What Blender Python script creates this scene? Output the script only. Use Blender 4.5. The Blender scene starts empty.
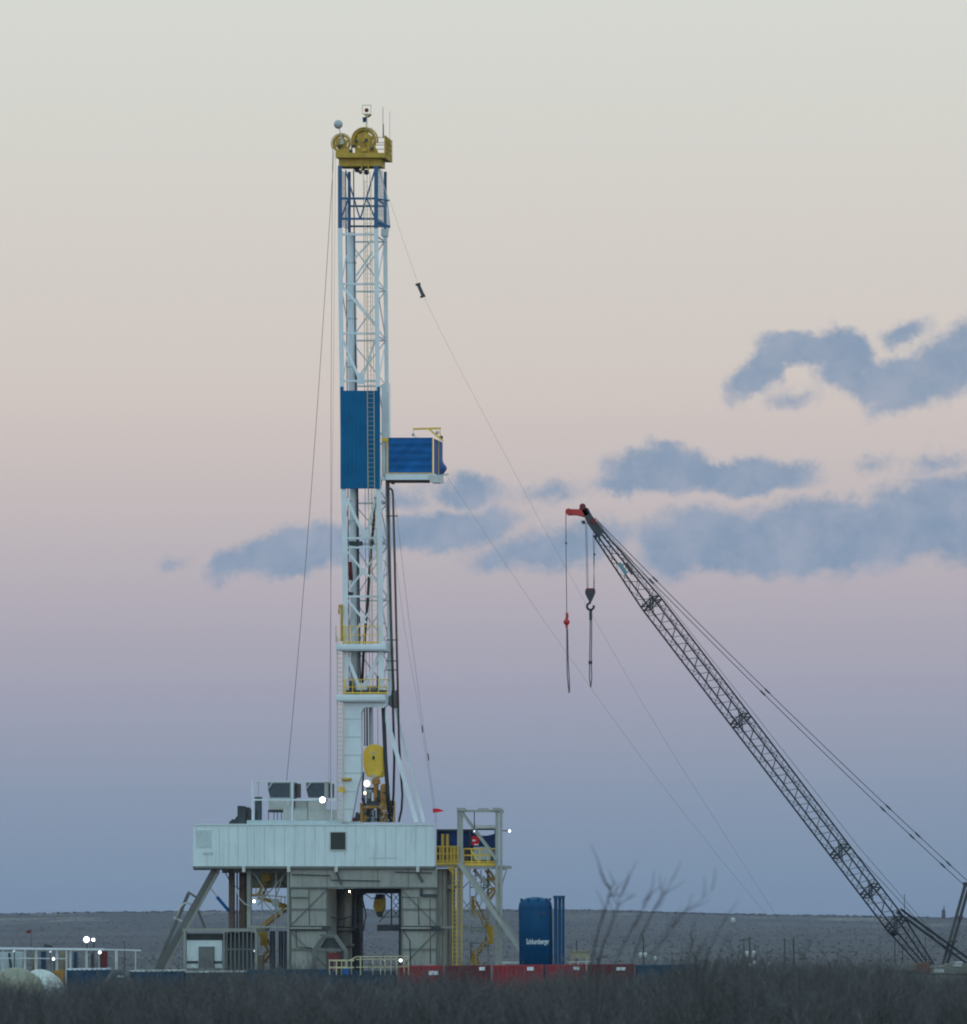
import bpy, math, random
import numpy as np
from mathutils import Vector, Matrix

random.seed(7)
SC = bpy.context.scene
COL = SC.collection
K = 0.0002            # radians per pixel of the lens
CX, EYE = 483.5, 940.0
HC = 1.8              # camera height
ROLL = math.radians(0.65)
CR, SR = math.cos(ROLL), math.sin(ROLL)
RIG_Y, TH = 300.0, math.radians(12)
GZ = -1.5             # level of the well pad


def ang(px, py):
    du, dv = (px - CX) * K, (EYE - py) * K
    return du * CR + dv * SR, -du * SR + dv * CR


def P(px, py, Y):
    a, b = ang(px, py)
    return Vector((a * Y, Y, HC + b * Y))


XC = P(359, 500, RIG_Y).x


DV = Vector((math.sin(TH), math.cos(TH), 0))   # depth direction of the rig


def F0(px, py, d=0.0):
    """point of the rig's front plane (turned 12 degrees), then d metres back"""
    a, b = ang(px, py)
    Y0 = (RIG_Y + XC * math.tan(TH)) / (1 + a * math.tan(TH))
    return Vector((a * Y0, Y0, HC + b * Y0)) + DV * d


def F(px, py, d=0.0):
    """point seen at px, py on the plane d metres behind the rig's front plane"""
    a, b = ang(px, py)
    Y0 = (RIG_Y + d / math.cos(TH) + XC * math.tan(TH)) / (1 + a * math.tan(TH))
    return Vector((a * Y0, Y0, HC + b * Y0))


def s2l(c):
    c = c / 255.0
    return c / 12.92 if c <= 0.04045 else ((c + 0.055) / 1.055) ** 2.4


def rgb(r, g, b):
    return (s2l(r), s2l(g), s2l(b), 1)


# ------------------------------------------------------------------ materials
MATS = {}


def mat(name, col, rough=0.6, metal=0.0, var=0.18, scale=1.5, streak=0.0, grime=(0.10, 0.075, 0.05), bump=0.0, spec=0.4):
    m = bpy.data.materials.new(name)
    m.use_nodes = True
    nt = m.node_tree
    b = nt.nodes['Principled BSDF']
    b.inputs['Roughness'].default_value = rough
    b.inputs['Metallic'].default_value = metal
    b.inputs['Specular IOR Level'].default_value = spec
    tc = nt.nodes.new('ShaderNodeTexCoord')
    n1 = nt.nodes.new('ShaderNodeTexNoise')
    n1.inputs['Scale'].default_value = scale
    n1.inputs['Detail'].default_value = 6
    n1.inputs['Roughness'].default_value = 0.65
    nt.links.new(tc.outputs['Object'], n1.inputs['Vector'])
    r = nt.nodes.new('ShaderNodeValToRGB')
    r.color_ramp.elements[0].position = 0.3
    r.color_ramp.elements[1].position = 0.7
    lo = tuple(c * (1 - var) for c in col[:3]) + (1,)
    hi = tuple(min(1, c * (1 + var)) for c in col[:3]) + (1,)
    r.color_ramp.elements[0].color = lo
    r.color_ramp.elements[1].color = hi
    nt.links.new(n1.outputs['Fac'], r.inputs['Fac'])
    out = r.outputs['Color']
    if streak > 0:                      # rust and dirt runs
        mp = nt.nodes.new('ShaderNodeMapping')
        mp.inputs['Scale'].default_value = (3.2, 3.2, 0.35)
        nt.links.new(tc.outputs['Object'], mp.inputs['Vector'])
        n2 = nt.nodes.new('ShaderNodeTexNoise')
        n2.inputs['Scale'].default_value = 1.3
        n2.inputs['Detail'].default_value = 8
        n2.inputs['Roughness'].default_value = 0.7
        nt.links.new(mp.outputs['Vector'], n2.inputs['Vector'])
        r2 = nt.nodes.new('ShaderNodeValToRGB')
        r2.color_ramp.elements[0].position = 0.5
        r2.color_ramp.elements[1].position = 0.78
        r2.color_ramp.elements[0].color = (0, 0, 0, 1)
        r2.color_ramp.elements[1].color = (streak, streak, streak, 1)
        nt.links.new(n2.outputs['Fac'], r2.inputs['Fac'])
        mx = nt.nodes.new('ShaderNodeMix')
        mx.data_type = 'RGBA'
        nt.links.new(r2.outputs['Color'], mx.inputs[0])
        nt.links.new(out, mx.inputs[6])
        mx.inputs[7].default_value = tuple(grime) + (1,)
        out = mx.outputs[2]
    nt.links.new(out, b.inputs['Base Color'])
    if bump > 0:
        bp = nt.nodes.new('ShaderNodeBump')
        bp.inputs['Strength'].default_value = bump
        bp.inputs['Distance'].default_value = 0.05
        nt.links.new(n1.outputs['Fac'], bp.inputs['Height'])
        nt.links.new(bp.outputs['Normal'], b.inputs['Normal'])
    MATS[name] = m
    return m


def emit(name, col, strength):
    m = bpy.data.materials.new(name)
    m.use_nodes = True
    b = m.node_tree.nodes['Principled BSDF']
    b.inputs['Base Color'].default_value = (0.8, 0.8, 0.8, 1)
    b.inputs['Emission Color'].default_value = col
    b.inputs['Emission Strength'].default_value = strength
    MATS[name] = m
    return m


mat('white paint', (0.72, 0.72, 0.74), 0.5, 0, 0.08, 0.8, 0.16)
mat('white cladding', (0.69, 0.74, 0.74), 0.5, 0, 0.07, 0.5, 0.34, (.22, .2, .17))
mat('dull white', (0.56, 0.54, 0.50), 0.6, 0, 0.12, 1.0, 0.3)
mat('mast blue', (0.014, 0.10, 0.22), 0.5, 0, 0.2, 1.2, 0.15)
mat('windwall blue', (0.002, 0.115, 0.26), 0.6, 0, 0.16, 0.7, 0.12, spec=0.15)
mat('tarp blue', (0.004, 0.105, 0.32), 0.6, 0, 0.22, 0.9, 0.08, bump=0.6, spec=0.2)
mat('tarp violet blue', (0.05, 0.10, 0.28), 0.6, 0, 0.2, 0.9, 0.08)
mat('navy tarp', (0.006, 0.03, 0.13), 0.65, 0, 0.3, 1.0, 0.05)
mat('tank blue', (0.003, 0.062, 0.155), 0.5, 0, 0.2, 0.8, 0.15, spec=0.2)
mat('skid blue', (0.006, 0.062, 0.13), 0.6, 0, 0.3, 1.0, 0.35)
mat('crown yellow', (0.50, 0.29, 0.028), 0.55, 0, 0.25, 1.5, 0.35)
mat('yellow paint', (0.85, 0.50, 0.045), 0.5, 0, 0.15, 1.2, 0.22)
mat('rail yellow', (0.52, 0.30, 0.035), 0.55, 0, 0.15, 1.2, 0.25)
mat('pale rail', (0.58, 0.48, 0.28), 0.6, 0, 0.12, 1.2, 0.2)
mat('drive orange', (0.40, 0.18, 0.025), 0.5, 0, 0.4, 3.0, 0.85, (0.03, 0.02, 0.015))
mat('drive steel', (0.28, 0.29, 0.28), 0.4, 0.5, 0.3, 2.0, 0.4, (0.03, 0.02, 0.015))
mat('base grey', (0.29, 0.28, 0.245), 0.6, 0, 0.12, 0.7, 0.35)
mat('panel grey', (0.345, 0.325, 0.285), 0.6, 0, 0.14, 0.6, 0.6, (.09, .075, .06))
mat('tower grey', (0.34, 0.325, 0.29), 0.55, 0, 0.12, 0.9, 0.28)
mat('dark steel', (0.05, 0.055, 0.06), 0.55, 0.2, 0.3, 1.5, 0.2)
mat('rusty steel', (0.13, 0.085, 0.065), 0.7, 0, 0.3, 1.5, 0.3)
mat('grille grey', (0.07, 0.085, 0.10), 0.6, 0.1, 0.2, 3.0, 0.2)
mat('strut grey', (0.15, 0.145, 0.135), 0.6, 0, 0.2, 1.0, 0.3)
mat('black rubber', (0.022, 0.022, 0.025), 0.5, 0, 0.2, 2)
mat('wire', (0.09, 0.09, 0.095), 0.5, 0.5, 0.2, 2)
mat('dark opening', (0.03, 0.03, 0.028), 0.4, 0, 0.3, 1.5)
mat('tube grey', (0.46, 0.52, 0.53), 0.45, 0.0, 0.12, 1.0, 0.25)
mat('dark red', (0.16, 0.016, 0.02), 0.55, 0, 0.2, 1)
mat('tank red', (0.34, 0.014, 0.026), 0.5, 0, 0.2, 1.0, 0.25)
mat('deep red', (0.16, 0.014, 0.02), 0.55, 0, 0.2, 1.0, 0.3)
mat('flag red', (0.68, 0.015, 0.02), 0.7, 0, 0.1, 3)
mat('crane red', (0.55, 0.025, 0.02), 0.45, 0, 0.15, 2, 0.2)
mat('crane orange', (0.15, 0.05, 0.03), 0.5, 0, 0.2, 2, 0.3)
mat('crane dark', (0.042, 0.042, 0.050), 0.5, 0.2, 0.3, 1.5, 0.25)
mat('crane teal', (0.15, 0.28, 0.30), 0.6, 0, 0.1, 2)
mat('crane deck', (0.17, 0.165, 0.14), 0.6, 0, 0.2, 1.5, 0.4)
mat('seam grey', (.54, .60, .60), .55)
mat('label white', (0.75, 0.77, 0.78), 0.5, 0, 0.05, 2)
mat('dish grey', (0.46, 0.44, 0.44), 0.5, 0, 0.05, 2)
mat('sling', (0.12, 0.11, 0.11), 0.7, 0, 0.3, 3)
mat('pale tarp', (0.27, 0.24, 0.175), 0.7, 0, 0.2, 0.8, 0.25, bump=0.5)
mat('tan box', (0.30, 0.25, 0.17), 0.7, 0, 0.2, 1, 0.3)
mat('twig', (0.085, 0.074, 0.074), 0.85, 0, 0.6, 1.1, 0.9, (0.34, 0.305, 0.29))
mat('sapling bark', (0.060, 0.055, 0.055), 0.85, 0, 0.3, 3)
mat('scrub', (0.085, 0.070, 0.066), 0.9, 0, 0.3, 0.02)
mat('pole wood', (0.05, 0.045, 0.04), 0.8, 0, 0.2, 2)
emit('lamp cold', (0.95, 0.98, 1.0, 1), 12)
emit('lamp warm', (1.0, 0.86, 0.56, 1), 3)
emit('lamp amber', (1.0, 0.78, 0.40, 1), 60)
emit('lamp small', (0.95, 0.97, 1.0, 1), 1.3)
emit('lamp cold rim', (0.93, 0.97, 1.0, 1), .55)  # rim materials: weak emission imitating the soft glow around a bulb
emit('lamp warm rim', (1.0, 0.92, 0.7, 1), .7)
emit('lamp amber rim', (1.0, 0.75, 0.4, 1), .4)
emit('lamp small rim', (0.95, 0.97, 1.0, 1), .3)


# ------------------------------------------------------------------ mesh builder
class MB:
    def __init__(s):
        s.v, s.f = [], []

    def add(s, vs, fs):
        o = len(s.v)
        s.v += [Vector(v) for v in vs]
        s.f += [tuple(i + o for i in f) for f in fs]
        return s

    def box8(s, c):
        return s.add(c, [(0, 3, 2, 1), (4, 5, 6, 7), (0, 1, 5, 4), (1, 2, 6, 5), (2, 3, 7, 6), (3, 0, 4, 7)])

    def box(s, lo, hi):
        x0, y0, z0 = lo
        x1, y1, z1 = hi
        return s.box8([(x0, y0, z0), (x1, y0, z0), (x1, y1, z0), (x0, y1, z0),
                       (x0, y0, z1), (x1, y0, z1), (x1, y1, z1), (x0, y1, z1)])

    def prism(s, poly, dv):
        n = len(poly)
        a = [Vector(p) for p in poly]
        b = [p + Vector(dv) for p in a]
        fs = [tuple(range(n)), tuple(range(2 * n - 1, n - 1, -1))]
        fs += [(i, i + n, (i + 1) % n + n, (i + 1) % n) for i in range(n)]
        return s.add(a + b, fs)

    def bar(s, p, q, w, h=None):
        p, q = Vector(p), Vector(q)
        h = h or w
        t = (q - p).normalized()
        ref = Vector((0, 1, 0)) if abs(t.y) < 0.9 else Vector((0, 0, 1))
        u = t.cross(ref).normalized() * (w / 2)
        v = t.cross(u).normalized() * (h / 2)
        return s.box8([p - u - v, p + u - v, p + u + v, p - u + v, q - u - v, q + u - v, q + u + v, q - u + v])

    def tube(s, pts, r, n=8, caps=True):
        pts = [Vector(p) for p in pts]
        rs = r if isinstance(r, (list, tuple)) else [r] * len(pts)
        base = len(s.v)
        m = len(pts)
        prev = None
        for i, p in enumerate(pts):
            t = (pts[min(i + 1, m - 1)] - pts[max(i - 1, 0)])
            t = t.normalized() if t.length > 1e-9 else Vector((0, 0, 1))
            if prev is None:
                ref = Vector((0, 1, 0)) if abs(t.y) < 0.9 else Vector((1, 0, 0))
                u = t.cross(ref).normalized()
            else:
                u = (prev - t * prev.dot(t)).normalized()
            prev = u
            w = t.cross(u)
            for k in range(n):
                a = 2 * math.pi * k / n
                s.v.append(p + (u * math.cos(a) + w * math.sin(a)) * rs[i])
        for i in range(m - 1):
            for k in range(n):
                a = base + i * n + k
                b = base + i * n + (k + 1) % n
                s.f.append((a, b, b + n, a + n))
        if caps:
            s.f.append(tuple(base + k for k in range(n - 1, -1, -1)))
            s.f.append(tuple(base + (m - 1) * n + k for k in range(n)))
        return s

    def sphere(s, c, r, n=12, sz=1.0):
        c = Vector(c)
        pts, rs = [], []
        for i in range(n // 2 + 1):
            a = math.pi * i / (n // 2)
            pts.append(c + Vector((0, 0, -r * sz * math.cos(a))))
            rs.append(max(0.002, r * math.sin(a)))
        return s.tube(pts, rs, n)

    def build(s, name, m, parent=None, smooth=False):
        me = bpy.data.meshes.new(name)
        org = Vector((0, 0, 0))
        q = parent
        while q is not None:
            org += q.location
            q = q.parent
        me.from_pydata([tuple(v - org) for v in s.v], [], s.f)
        me.materials.append(MATS[m] if isinstance(m, str) else m)
        if smooth:
            me.polygons.foreach_set('use_smooth', [True] * len(me.polygons))
        me.update()
        o = bpy.data.objects.new(name, me)
        COL.objects.link(o)
        if parent is not None:
            o.parent = parent
        return o

    def make(s, name, m, label, cat, group=None, kind=None, smooth=False, base=None):
        """a thing that is one mesh; its origin goes to the thing's base"""
        if base is None:
            c = sum(s.v, Vector()) / len(s.v)
            base = Vector((c.x, c.y, min(v.z for v in s.v)))
        s.v = [v - base for v in s.v]
        o = s.build(name, m, None, smooth)
        o.location = base
        if label:
            tag(o, label, cat, group)
        if kind:
            o['kind'] = kind
        return o


def tag(o, label, cat, group=None):
    o['label'] = label
    o['category'] = cat
    if group:
        o['group'] = group


def thing(name, loc, label, cat, group=None):
    o = bpy.data.objects.new(name, None)
    o.empty_display_size = 0.3
    o.location = loc
    COL.objects.link(o)
    tag(o, label, cat, group)
    return o


def copy_tree(o, parent=None):
    c = o.copy()
    COL.objects.link(c)
    if parent is not None:
        c.parent = parent
    for ch in list(o.children):
        copy_tree(ch, c)
    return c


def fbox(m, x0, y0, x1, y1, d0, d1):
    """box on the rig frame: pixel rectangle of its front face, depth d0..d1"""
    f = [F(x0, y1, d0), F(x1, y1, d0), F(x1, y0, d0), F(x0, y0, d0)]
    g = [p + DV * (d1 - d0) for p in f]
    return m.box8([f[0], f[1], g[1], g[0], f[3], f[2], g[2], g[3]])


def fboxp(m, x0, y0, x1, y1, d0, d1):
    """the same, its flanks running straight away from the road"""
    f = [F(x0, y1, d0), F(x1, y1, d0), F(x1, y0, d0), F(x0, y0, d0)]
    g = [F(x0, y1, d1), F(x1, y1, d1), F(x1, y0, d1), F(x0, y0, d1)]
    for p, q in zip(f, g):
        q.z = p.z
    return m.box8([f[0], f[1], g[1], g[0], f[3], f[2], g[2], g[3]])


def fbar0(m, a, b, w, h=None):
    return m.bar(F0(*a), F0(*b), w * 0.06, (h or w) * 0.06)


def fbar(m, a, b, w, h=None):
    return m.bar(F(*a), F(*b), w * 0.06, (h or w) * 0.06)


def ftube(m, pts, w, n=8):
    return m.tube([F(*p) for p in pts], w * 0.03, n)


def pbox(m, x0, y0, x1, y1, Y, dep):
    return m.box8([P(x0, y1, Y), P(x1, y1, Y), P(x1, y1, Y) + Vector((0, dep, 0)), P(x0, y1, Y) + Vector((0, dep, 0)),
                   P(x0, y0, Y), P(x1, y0, Y), P(x1, y0, Y) + Vector((0, dep, 0)), P(x0, y0, Y) + Vector((0, dep, 0))])


def fpoly(m, pts, d0, d1):
    a = [F(x, y, d0) for x, y in pts]
    return m.prism(a, DV * (d1 - d0))

# ------------------------------------------------------------------ drilling mast
DD = 2.4       # depth of the mast (front legs to rear legs)
mast = thing('drilling_mast', F(361, 822, 1.2), 'tall white and blue lattice drilling mast with a yellow crown, standing on the rig floor', 'drilling mast')


def lx(y):     # centre line of the front legs in the photograph's frame
    return float(np.interp(y, [165, 240, 385, 490, 550, 690], [339.9, 340.0, 342.0, 343.6, 345.0, 345.6]))


def rx(y):
    return float(np.interp(y, [165, 240, 385, 490, 550, 690], [376.2, 376.0, 377.7, 378.6, 379.7, 381.4]))


def lw(y):
    return float(np.interp(y, [165, 240, 400, 520, 700], [3.4, 4.6, 4.4, 5.2, 5.4]))


def leg(side, d, ytop, ybot):
    m = MB()
    ys = [ytop, 300, 385, 490, 550, ybot]
    for a, b in zip(ys[:-1], ys[1:]):
        fx = lx if side == 'l' else rx
        w = lw((a + b) / 2) * (0.92 if d > 1 else 1)
        fbar0(m, (fx(a), a, d), (fx(b), b + 0.3, d), w)
    return m


for side in 'lr':
    for d in (0.0, DD):
        o = leg(side, d, 228.5, 694).build('leg', 'white paint', mast)
        fx = lx if side == 'l' else rx
        m = MB()
        fbar0(m, (fx(166), 166, d), (fx(229), 229, d), 4.0 if d == 0 else 3.0)
        u = m.build('upper_leg', 'mast blue', o)
        u['label'] = 'blue painted top length of a mast leg'


def strut(name, a, b, w, m='white paint', shift=False):
    q = MB()
    (fbar0 if max(a[2], b[2]) > 2.2 or shift else fbar)(q, a, b, w)
    return q.build(name, m, mast)


# girts across the front and the rear
GY = [234.4, 284, 333.5, 381, 538.2, 547.5, 596.5]
for y in GY:
    strut('girt', (lx(y), y, 0), (rx(y), y, 0), 2.0)
for y in (236.5, 286.5, 336, 382, 440, 500, 541, 598):
    strut('girt', (lx(y), y, DD), (rx(y), y, DD), 1.6)
for y in (198.5, 218.8):
    strut('girt', (lx(y), y, 0), (rx(y), y, 0), 2.0, 'mast blue')
    strut('girt', (lx(y), y + 2, DD), (rx(y), y + 2, DD), 1.8, 'mast blue')
    strut('girt', (rx(y), y, 0), (rx(y) , y + 0.5, DD), 1.6, 'mast blue')
# diagonals of the front face
BR = [((345.7, 171), (359.8, 218), 1.5, 'mast blue'), ((374.5, 171), (360.6, 218), 1.5, 'mast blue'),
      ((348.5, 199), (341.5, 217), 1.5, 'mast blue'), ((367, 199), (374.5, 217), 1.5, 'mast blue'),
      ((372, 240), (355, 258), 1.8, 'white paint'), ((372.5, 252), (356, 276), 1.8, 'white paint'),
      ((342.5, 286.5), (375.6, 325), 2.6, 'white paint'),
      ((343.6, 341), (358.5, 377), 2.6, 'white paint'), ((375.4, 339), (364, 374), 2.0, 'white paint'),
      ((345.2, 496), (361.5, 530), 3.0, 'white paint'), ((375.5, 499), (368, 528), 2.2, 'white paint'),
      ((347, 551), (363, 571), 2.0, 'white paint'), ((363, 571), (348.5, 590), 2.0, 'white paint'),
      ((363, 571), (379, 583.5), 2.0, 'white paint'), ((376, 556), (363, 571), 1.7, 'white paint'),
      ((347.5, 600), (366.4, 623), 2.2, 'white paint'), ((369, 612.5), (350, 638), 2.0, 'white paint'),
      ((345.5, 652), (360.5, 690), 3.4, 'white paint'), ((380, 652), (364, 690), 3.4, 'white paint')]
for a, b, w, mm in BR:
    strut('brace', (a[0], a[1], 0.02), (b[0], b[1], 0.02), w, mm)
# diagonals of the rear face and of the side faces
ys = [236, 286, 336, 382, 440, 500, 541, 598, 645, 692]
for i in range(len(ys) - 1):
    a, b = ys[i], ys[i + 1]
    strut('brace', (lx(a), a, DD), (rx(b), b, DD), 1.2)
    if i not in (3, 4):
        strut('brace', (rx(a), a, DD - .08), (lx(b), b, DD - .08), 1.1)
    for fx in (lx, rx):
        if i % 2:
            strut('brace', (fx(a), a, 0.1), (fx(b), b, DD - .1), 1.1)
        else:
            strut('brace', (fx(a), a, DD - .1), (fx(b), b, 0.1), 1.1)
    if i not in (3, 4):
        strut('girt', (rx(a), a, 0.1), (rx(a), a, DD - .1), 1.3)
# gusset plates
for (x0, y0, x1, y1) in ((357.5, 373, 364.5, 384), (361, 529.5, 369, 539), (360.5, 568, 366, 575), (356, 683, 367, 692)):
    m = MB()
    fbox(m, x0, y0, x1, y1, -0.06, 0.0)
    m.build('gusset_plate', 'white paint', mast)
# blue netting on the flared shoulder under the crown
net = bpy.data.materials.new('blue netting')
net.use_nodes = True
nt = net.node_tree
pb = nt.nodes['Principled BSDF']
pb.inputs['Base Color'].default_value = (0.12, 0.24, 0.36, 1)
tr = nt.nodes.new('ShaderNodeBsdfTransparent')
mx = nt.nodes.new('ShaderNodeMixShader')
wv = nt.nodes.new('ShaderNodeTexNoise')
wv.inputs['Scale'].default_value = 45
tc = nt.nodes.new('ShaderNodeTexCoord')
rp = nt.nodes.new('ShaderNodeValToRGB')
rp.color_ramp.elements[0].position = 0.50
rp.color_ramp.elements[1].position = 0.57
nt.links.new(tc.outputs['Object'], wv.inputs['Vector'])
nt.links.new(wv.outputs['Fac'], rp.inputs['Fac'])
nt.links.new(rp.outputs['Color'], mx.inputs['Fac'])
nt.links.new(tr.outputs[0], mx.inputs[1])
nt.links.new(pb.outputs[0], mx.inputs[2])
nt.links.new(mx.outputs[0], nt.nodes['Material Output'].inputs['Surface'])
MATS['blue netting'] = net
m = MB()
m.prism([F0(376.8, 167, .2), F0(376, 167, 1.6), F0(380, 226, 2.3), F0(377, 226, .2)], (.03, -.006, 0))
m.build('safety_net', 'blue netting', mast)
m = MB()
m.prism([F0(340.5, 170, .2), F0(340.5, 170, 1.0), F0(341.5, 226, 1.9), F0(340.5, 226, .2)], (.03, -.006, 0))
m.build('safety_net', 'blue netting', mast)
strut('girt', (377, 199, 0.2), (389.3, 200.5, 0.6), 1.4, 'mast blue')
strut('girt', (377, 223, 0.2), (390, 227, 0.6), 2.4, 'mast blue')
strut('brace', (378.5, 168, 0.3), (386.5, 194, 0.6), 1.2, 'tube grey')
strut('brace', (386.5, 194, 0.6), (389.5, 226, 0.6), 1.6, 'tube grey')
m = MB()
fbox(m, 381, 229, 386.5, 236, .3, .8)
m.build('junction_box', 'tube grey', mast)

# main ladder, in front of the windwall
m = MB()
lad = [(364.7, 180), (366, 300), (367.3, 390), (368, 489), (370.2, 560), (371.5, 645)]
for off in (0, 6.6):
    for a, b in zip(lad[:-1], lad[1:]):
        fbar(m, (a[0] + off, a[1], -.32), (b[0] + off, b[1], -.32), 0.65)
y = 182
while y < 643:
    x = float(np.interp(y, [q[1] for q in lad], [q[0] for q in lad]))
    fbar(m, (x, y, -.32), (x + 6.6, y, -.32), 0.26)
    y += 4.6
m.build('ladder', 'pale rail', mast)
# side ladder down to the floor
m = MB()
for x in (337.3, 343.2):
    fbar(m, (x, 636, -.3), (x, 822, -.3), 0.95)
y = 640
while y < 820:
    fbar(m, (337.3, y, -.3), (343.2, y, -.3), 0.55)
    y += 4.6
m.build('ladder', 'pale rail', mast)
# ladder cage hoops beside the windwall
m = MB()
for i in range(13):
    y = 387 + i * 4.3
    pts = [(385.6 + 2.6 * math.sin(a), y - 1.2 * math.cos(a), 1.2 - 0.36 * math.cos(a)) for a in [math.pi * k / 6 for k in range(7)]]
    ftube(m, [(p[0] + 1.6, y, p[2]) for p in pts], 0.7, 5)
for dx in (0.2, 4.2):
    fbar(m, (385.6 + dx, 383, 1.0), (386.0 + dx, 442, 1.0), 0.8)
fbox(m, 381.5, 384, 385.8, 440, 1.0, 1.1)
m.build('ladder_cage', 'white paint', mast)

# telescoping cylinder, guide pipes and hoses inside the mast
m = MB()
ftube(m, [(351, 233, 1.2), (353, 400, 1.2), (354.5, 560, 1.2), (355, 706, 1.2)], 9, 14)
for y in (262, 300, 318, 366, 500, 520):
    ftube(m, [(351.6 + (y - 262) * .01, y, 1.2), (351.6 + (y - 262) * .01, y + 1.2, 1.2)], 10, 14)
m.build('raising_cylinder', 'white paint', mast, True)
for x0, x1, d, w, mt in ((356.5, 360.5, .9, 1.6, 'dark steel'), (354.6, 358.3, .7, 1.2, 'grille grey'), (346.6, 349.4, 1.6, 1.0, 'dark steel')):
    m = MB()
    ftube(m, [(x0 - 1, 170 if w < 1.4 else 345, d), (x1, 692, d)], w, 6)
    m.build('guide_line', mt, mast)
m = MB()
ftube(m, [(349.8, 562, .6), (351.0, 580, .6)], 4.2, 10)
m.build('sleeve', 'dark red', mast, True)
m = MB()
ftube(m, [(375.5, 497, .8), (373.5, 525, .8), (371, 548, .8), (368.5, 585, .8), (367.4, 605, .8), (365.2, 630, .8), (363.4, 655, .8), (362, 684, .8)], 2.9, 7)
m.build('service_hose', 'black rubber', mast, True)
for x, y in ((348, 594), (352.5, 543.5), (357.5, 543.2), (349, 543), (369, 542)):
    m = MB()
    fbox(m, x, y - 2, x + 4, y + 2.2, .15, .5)
    m.build('bracket', 'dark steel', mast)
# stand pipes on the far side
m = MB()
ftube(m, [(387.5, 482, .6), (389.3, 560, .6), (391.5, 640, .6), (393.8, 700, .6)], 2.8, 8)
m.build('stand_pipe', 'rusty steel', mast, True)
m = MB()
ftube(m, [(388, 489, .4), (390.5, 488.4, .4), (392.4, 490.5, .4), (393, 496, .4), (394.7, 560, .4), (396.6, 640, .4), (398.2, 706, .4)], 2.4, 8)
m.build('stand_pipe', 'rusty steel', mast, True)
for y in (516, 640, 661, 670):
    strut('bracket', (386, y, .5), (398, y, .5), 1.0, 'dark steel')
for i, y in enumerate((505, 540, 552, 560, 578, 590, 602, 622, 640, 655, 672, 684)):
    strut('brace', (383.5, y, 1.2), (387.5, y + (7 if i % 2 else -6), 1.2), 0.9, 'tube grey')

# big hoses hanging to the floor
m = MB()
ftube(m, [(383.2, 706, .2), (384.2, 730, .2), (385.5, 760, .2), (387.5, 790, .2), (390, 822, .2)], 4.0, 8)
m.build('mud_hose', 'black rubber', mast, True)
m = MB()
ftube(m, [(392.5, 690, .5), (393.6, 730, .5), (394.3, 760, .5), (393.5, 795, .5), (391.5, 822, .5)], 2.4, 8)
m.build('mud_hose', 'black rubber', mast, True)
m = MB()
ftube(m, [(397.8, 690, .6), (399, 740, .6), (401, 775, .6), (402.4, 795, .6), (401.5, 810, .6), (398.8, 822, .6)], 2.2, 8)
m.build('mud_hose', 'black rubber', mast, True)

# blue windwall sheet
m = MB()
fbox(m, 340.4, 390.6, 379.8, 488.6, -.24, -.19)
fbox(m, 340.3, 386.6, 343.0, 391, -.26, -.18)
fbox(m, 377.4, 386.6, 379.9, 391, -.26, -.18)
w = m.build('windwall', 'windwall blue', mast)
m = MB()
for i in range(1, 10):
    x = 340.4 + i * 3.94
    fbar(m, (x, 391, -.245), (x, 488.4, -.245), 0.5, 0.3)
m.build('rib', 'windwall blue', w)

# two working platforms on the mast
for (x0, x1, y0, y1, top) in ((336.2, 388, 644, 650.5, 626), (336.2, 387.6, 694.5, 701.5, 679.5)):
    m = MB()
    fbox(m, x0, y0, x1 - 3, y1, -.55, DD - .5)
    fbox(m, x0 - .5, y0 + 1.6, x1 - 2.4, y1 - 1.4, -.62, -.55)
    pl = m.build('platform', 'white paint', mast)
    m = MB()
    xl, xr = (344, 378) if top == 626 else (344, 387)
    for x in np.linspace(xl, xr, 6):
        fbar(m, (x, top, -.5), (x, y0, -.5), 0.8)
    for yy in (top, (top + y0) / 2):
        fbar(m, (xl, yy, -.5), (xr, yy, -.5), 0.7)
    fbar(m, (xl - 1, y0 - 1.6, -.53), (xr + .5, y0 - 1.6, -.53), 1.5, .4)
    fbar(m, (xl, top, -.5), (xl, y0 - 1, -.5), 1.6)
    fbar0(m, (xr, top, -.5), (xr, top, 1.0), 0.7)
    fbar0(m, (xl, top, -.5), (xl, top, 1.0), 0.7)
    m.build('railing', 'yellow paint', pl)
    if top == 626:
        m = MB()
        fbox(m, 340.4, 605, 342.4, 641, -.5, -.35)
        fbox(m, 338.6, 604.5, 342.4, 608.5, -.48, -.3)
        fbar(m, (339, 609, -.4), (339, 614, -.4), 1.8)
        fbar(m, (336, 626, -.4), (336, 642, -.4), 0.7)
        m.build('gate_post', 'rail yellow', pl)
    else:
        m = MB()
        fbox(m, 349, 681, 352, 693, -.2, .2)
        fbox(m, 376.5, 676, 378, 693, -.3, 0)
        fbox(m, 346, 690, 386, 694, -.2, .1)
        m.build('winch', 'dark steel', pl)
        m = MB()
        fbox(m, 352, 686, 376, 693, .3, .9)
        m.build('cabinet', 'base grey', pl)

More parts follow.
